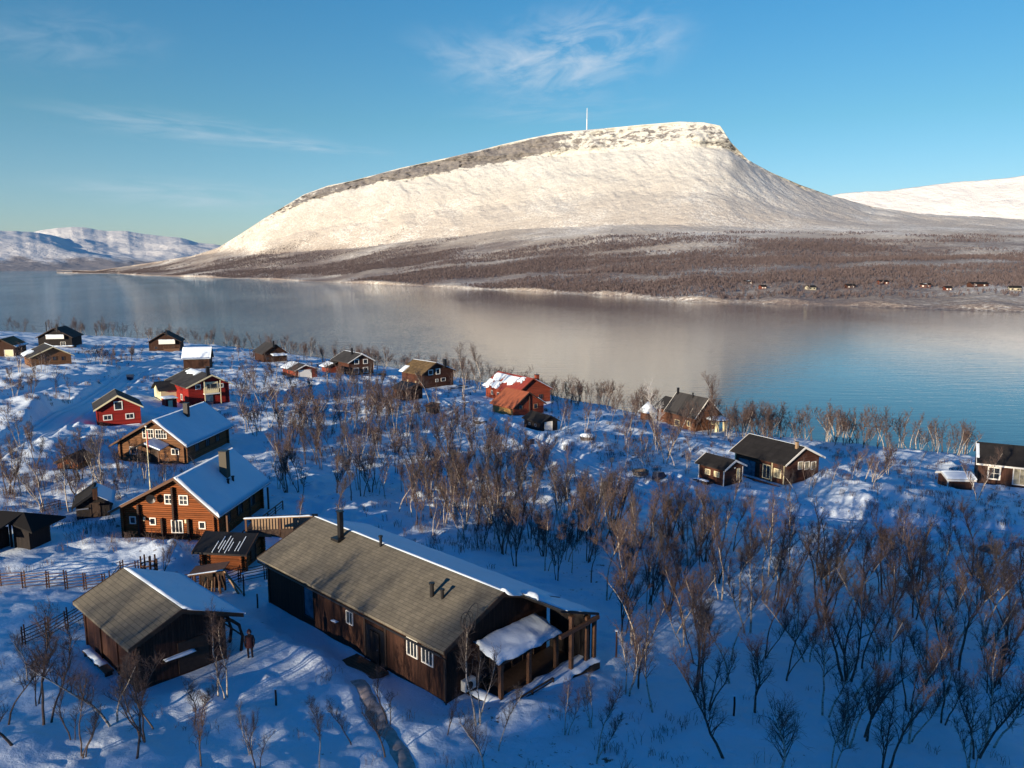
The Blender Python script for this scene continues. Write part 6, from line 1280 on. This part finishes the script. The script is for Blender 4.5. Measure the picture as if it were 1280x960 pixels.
# boulders
def boulder(px,py,r,label,name='boulder',mat='rock',snow=True):
    x,y,z=ground(px,py); bm=bmesh_ico(3); rs=np.random.RandomState(int(px)); V=np.array(bm[0]); n=fbm(V[:,0]*1.5+px,V[:,1]*1.5+V[:,2],3); V=V*(1+.5*n)[:,None]*np.array([1.2,.9,.7])*r
    t=empty(name,(x,y,z+.1*r),0,label,name); npmesh('stone',V,bm[1],M[mat],False,t)
    if snow:
        W=V.copy(); k=W[:,2]>.15*r; W=W*1.04; W[:,2]+=.08; F=[f for f in bm[1] if all(k[i] for i in f)]; npmesh('snow_cap',W,np.array(F),M['roofsnow'],True,t)
import bmesh
def bmesh_ico(s):
    b=bmesh.new(); bmesh.ops.create_icosphere(b,subdivisions=s,radius=1); V=[v.co[:] for v in b.verts]; b.verts.ensure_lookup_table(); Fc=[[v.index for v in f.verts] for f in b.faces]; b.free(); return V,np.array(Fc)
boulder(1236,690,.8,'dark brown boulder lying in the shaded snow near the right edge',snow=False)
boulder(600,528,1.1,'snow-topped heap of rubble stones in the clearing below the tall brown house',name='stone_heap')
boulder(735,548,1.0,'low dark rock with snow on top, below birches left of the black steep roof')
boulder(1190,604,.8,'snow-capped rock at the left foot of the low white-posted shed')
# dark things beside the small outbuilding
x,y,z=ground(878,604); t=empty('wood_pile',(x,y,z),R_(-50),'low pile of dark firewood with snow against the small brown outbuilding','wood pile')
m=MB(); rs=random.Random(6)
for k in range(16): a=rs.uniform(-1.4,1.4); m.tube([(a,rs.uniform(-.6,-.1),rs.uniform(0,.4)),(a+rs.uniform(-.3,.3),rs.uniform(.1,.6),rs.uniform(0,.4))],.1,6)
m.build('logs',M['dwood'],t); snowslab('snow_cover',-1.0,.9,-.4,.3,.5,.45,.12,t,3,irr=.3)
# trodden path sheet
def strip(P,w,name,mat,dz,lab=None):
    P=np.array(P); d=np.concatenate([[0],np.cumsum(np.hypot(*np.diff(P,axis=0).T))]); s=np.arange(0,d[-1],.25); X=np.interp(s,d,P[:,0]);Y=np.interp(s,d,P[:,1]); tx=np.gradient(X);ty=np.gradient(Y);l=np.hypot(tx,ty); nx,ny=-ty/l,tx/l; k=9; q=np.linspace(-1,1,k)
    wv=w*(1+.5*fbm(s/1.3,s*0+3,3)); XX=X[:,None]+nx[:,None]*q*wv[:,None]; YY=Y[:,None]+ny[:,None]*q*wv[:,None]; ZZ=ztrue(XX.ravel(),YY.ravel()).reshape(XX.shape)+dz-.06*np.abs(q)**6
    o=npmesh(name,np.stack([XX,YY,ZZ],-1).reshape(-1,3),gridfaces(len(s),k)[:, ::-1],M[mat]); tag(o,kind='structure')
    return o
strip(PATHW,.42,'path','dirt',.05)

def roadsheet(P,w,name):
    P=np.array(P); d=np.concatenate([[0],np.cumsum(np.hypot(*np.diff(P,axis=0).T))]); s=np.arange(0,d[-1],.5)
    X=np.interp(s,d,P[:,0]);Y=np.interp(s,d,P[:,1]); kern=np.ones(21)/21; X=np.convolve(np.pad(X,10,mode='edge'),kern,'valid');Y=np.convolve(np.pad(Y,10,mode='edge'),kern,'valid')
    tx=np.gradient(X);ty=np.gradient(Y);l=np.hypot(tx,ty); nx,ny=-ty/l,tx/l
    q=np.array([-1,-.86,-.74,-.62,-.52,-.42,-.2,0,.2,.42,.52,.62,.74,.86,1]); pr=np.array([-.25,.10,.03,-.12,-.14,.02,.05,.06,.05,.02,-.14,-.12,.03,.10,-.25])
    XX=X[:,None]+nx[:,None]*q*w; YY=Y[:,None]+ny[:,None]*q*w
    c=ztrue(XX.ravel(),YY.ravel()).reshape(XX.shape); base=.25*c+.75*(c.mean(1)[:,None]+ (c[:,-1]-c[:,0])[:,None]*q*.5)
    base=np.apply_along_axis(lambda a:np.convolve(np.pad(a,3,mode='edge'),np.ones(7)/7,'valid'),0,base)
    ZZ=base+.12+pr+.03*fbm(XX/.9,YY/.9,2)
    o=npmesh(name,np.stack([XX,YY,ZZ],-1).reshape(-1,3),gridfaces(len(s),len(q))[:, ::-1],M['packed']); tag(o,kind='structure')
for k in (0,2): roadsheet(ROADW[k][1],ROADW[k][0]*.85,'snow_road')
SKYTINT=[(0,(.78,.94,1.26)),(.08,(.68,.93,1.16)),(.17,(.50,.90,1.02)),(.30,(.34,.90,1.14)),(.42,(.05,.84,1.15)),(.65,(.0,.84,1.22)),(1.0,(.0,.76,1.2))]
EXPO=.72; SKYSTR=.083; SUNCOL=(1,.85,.63)
build_haze(.9e-5)
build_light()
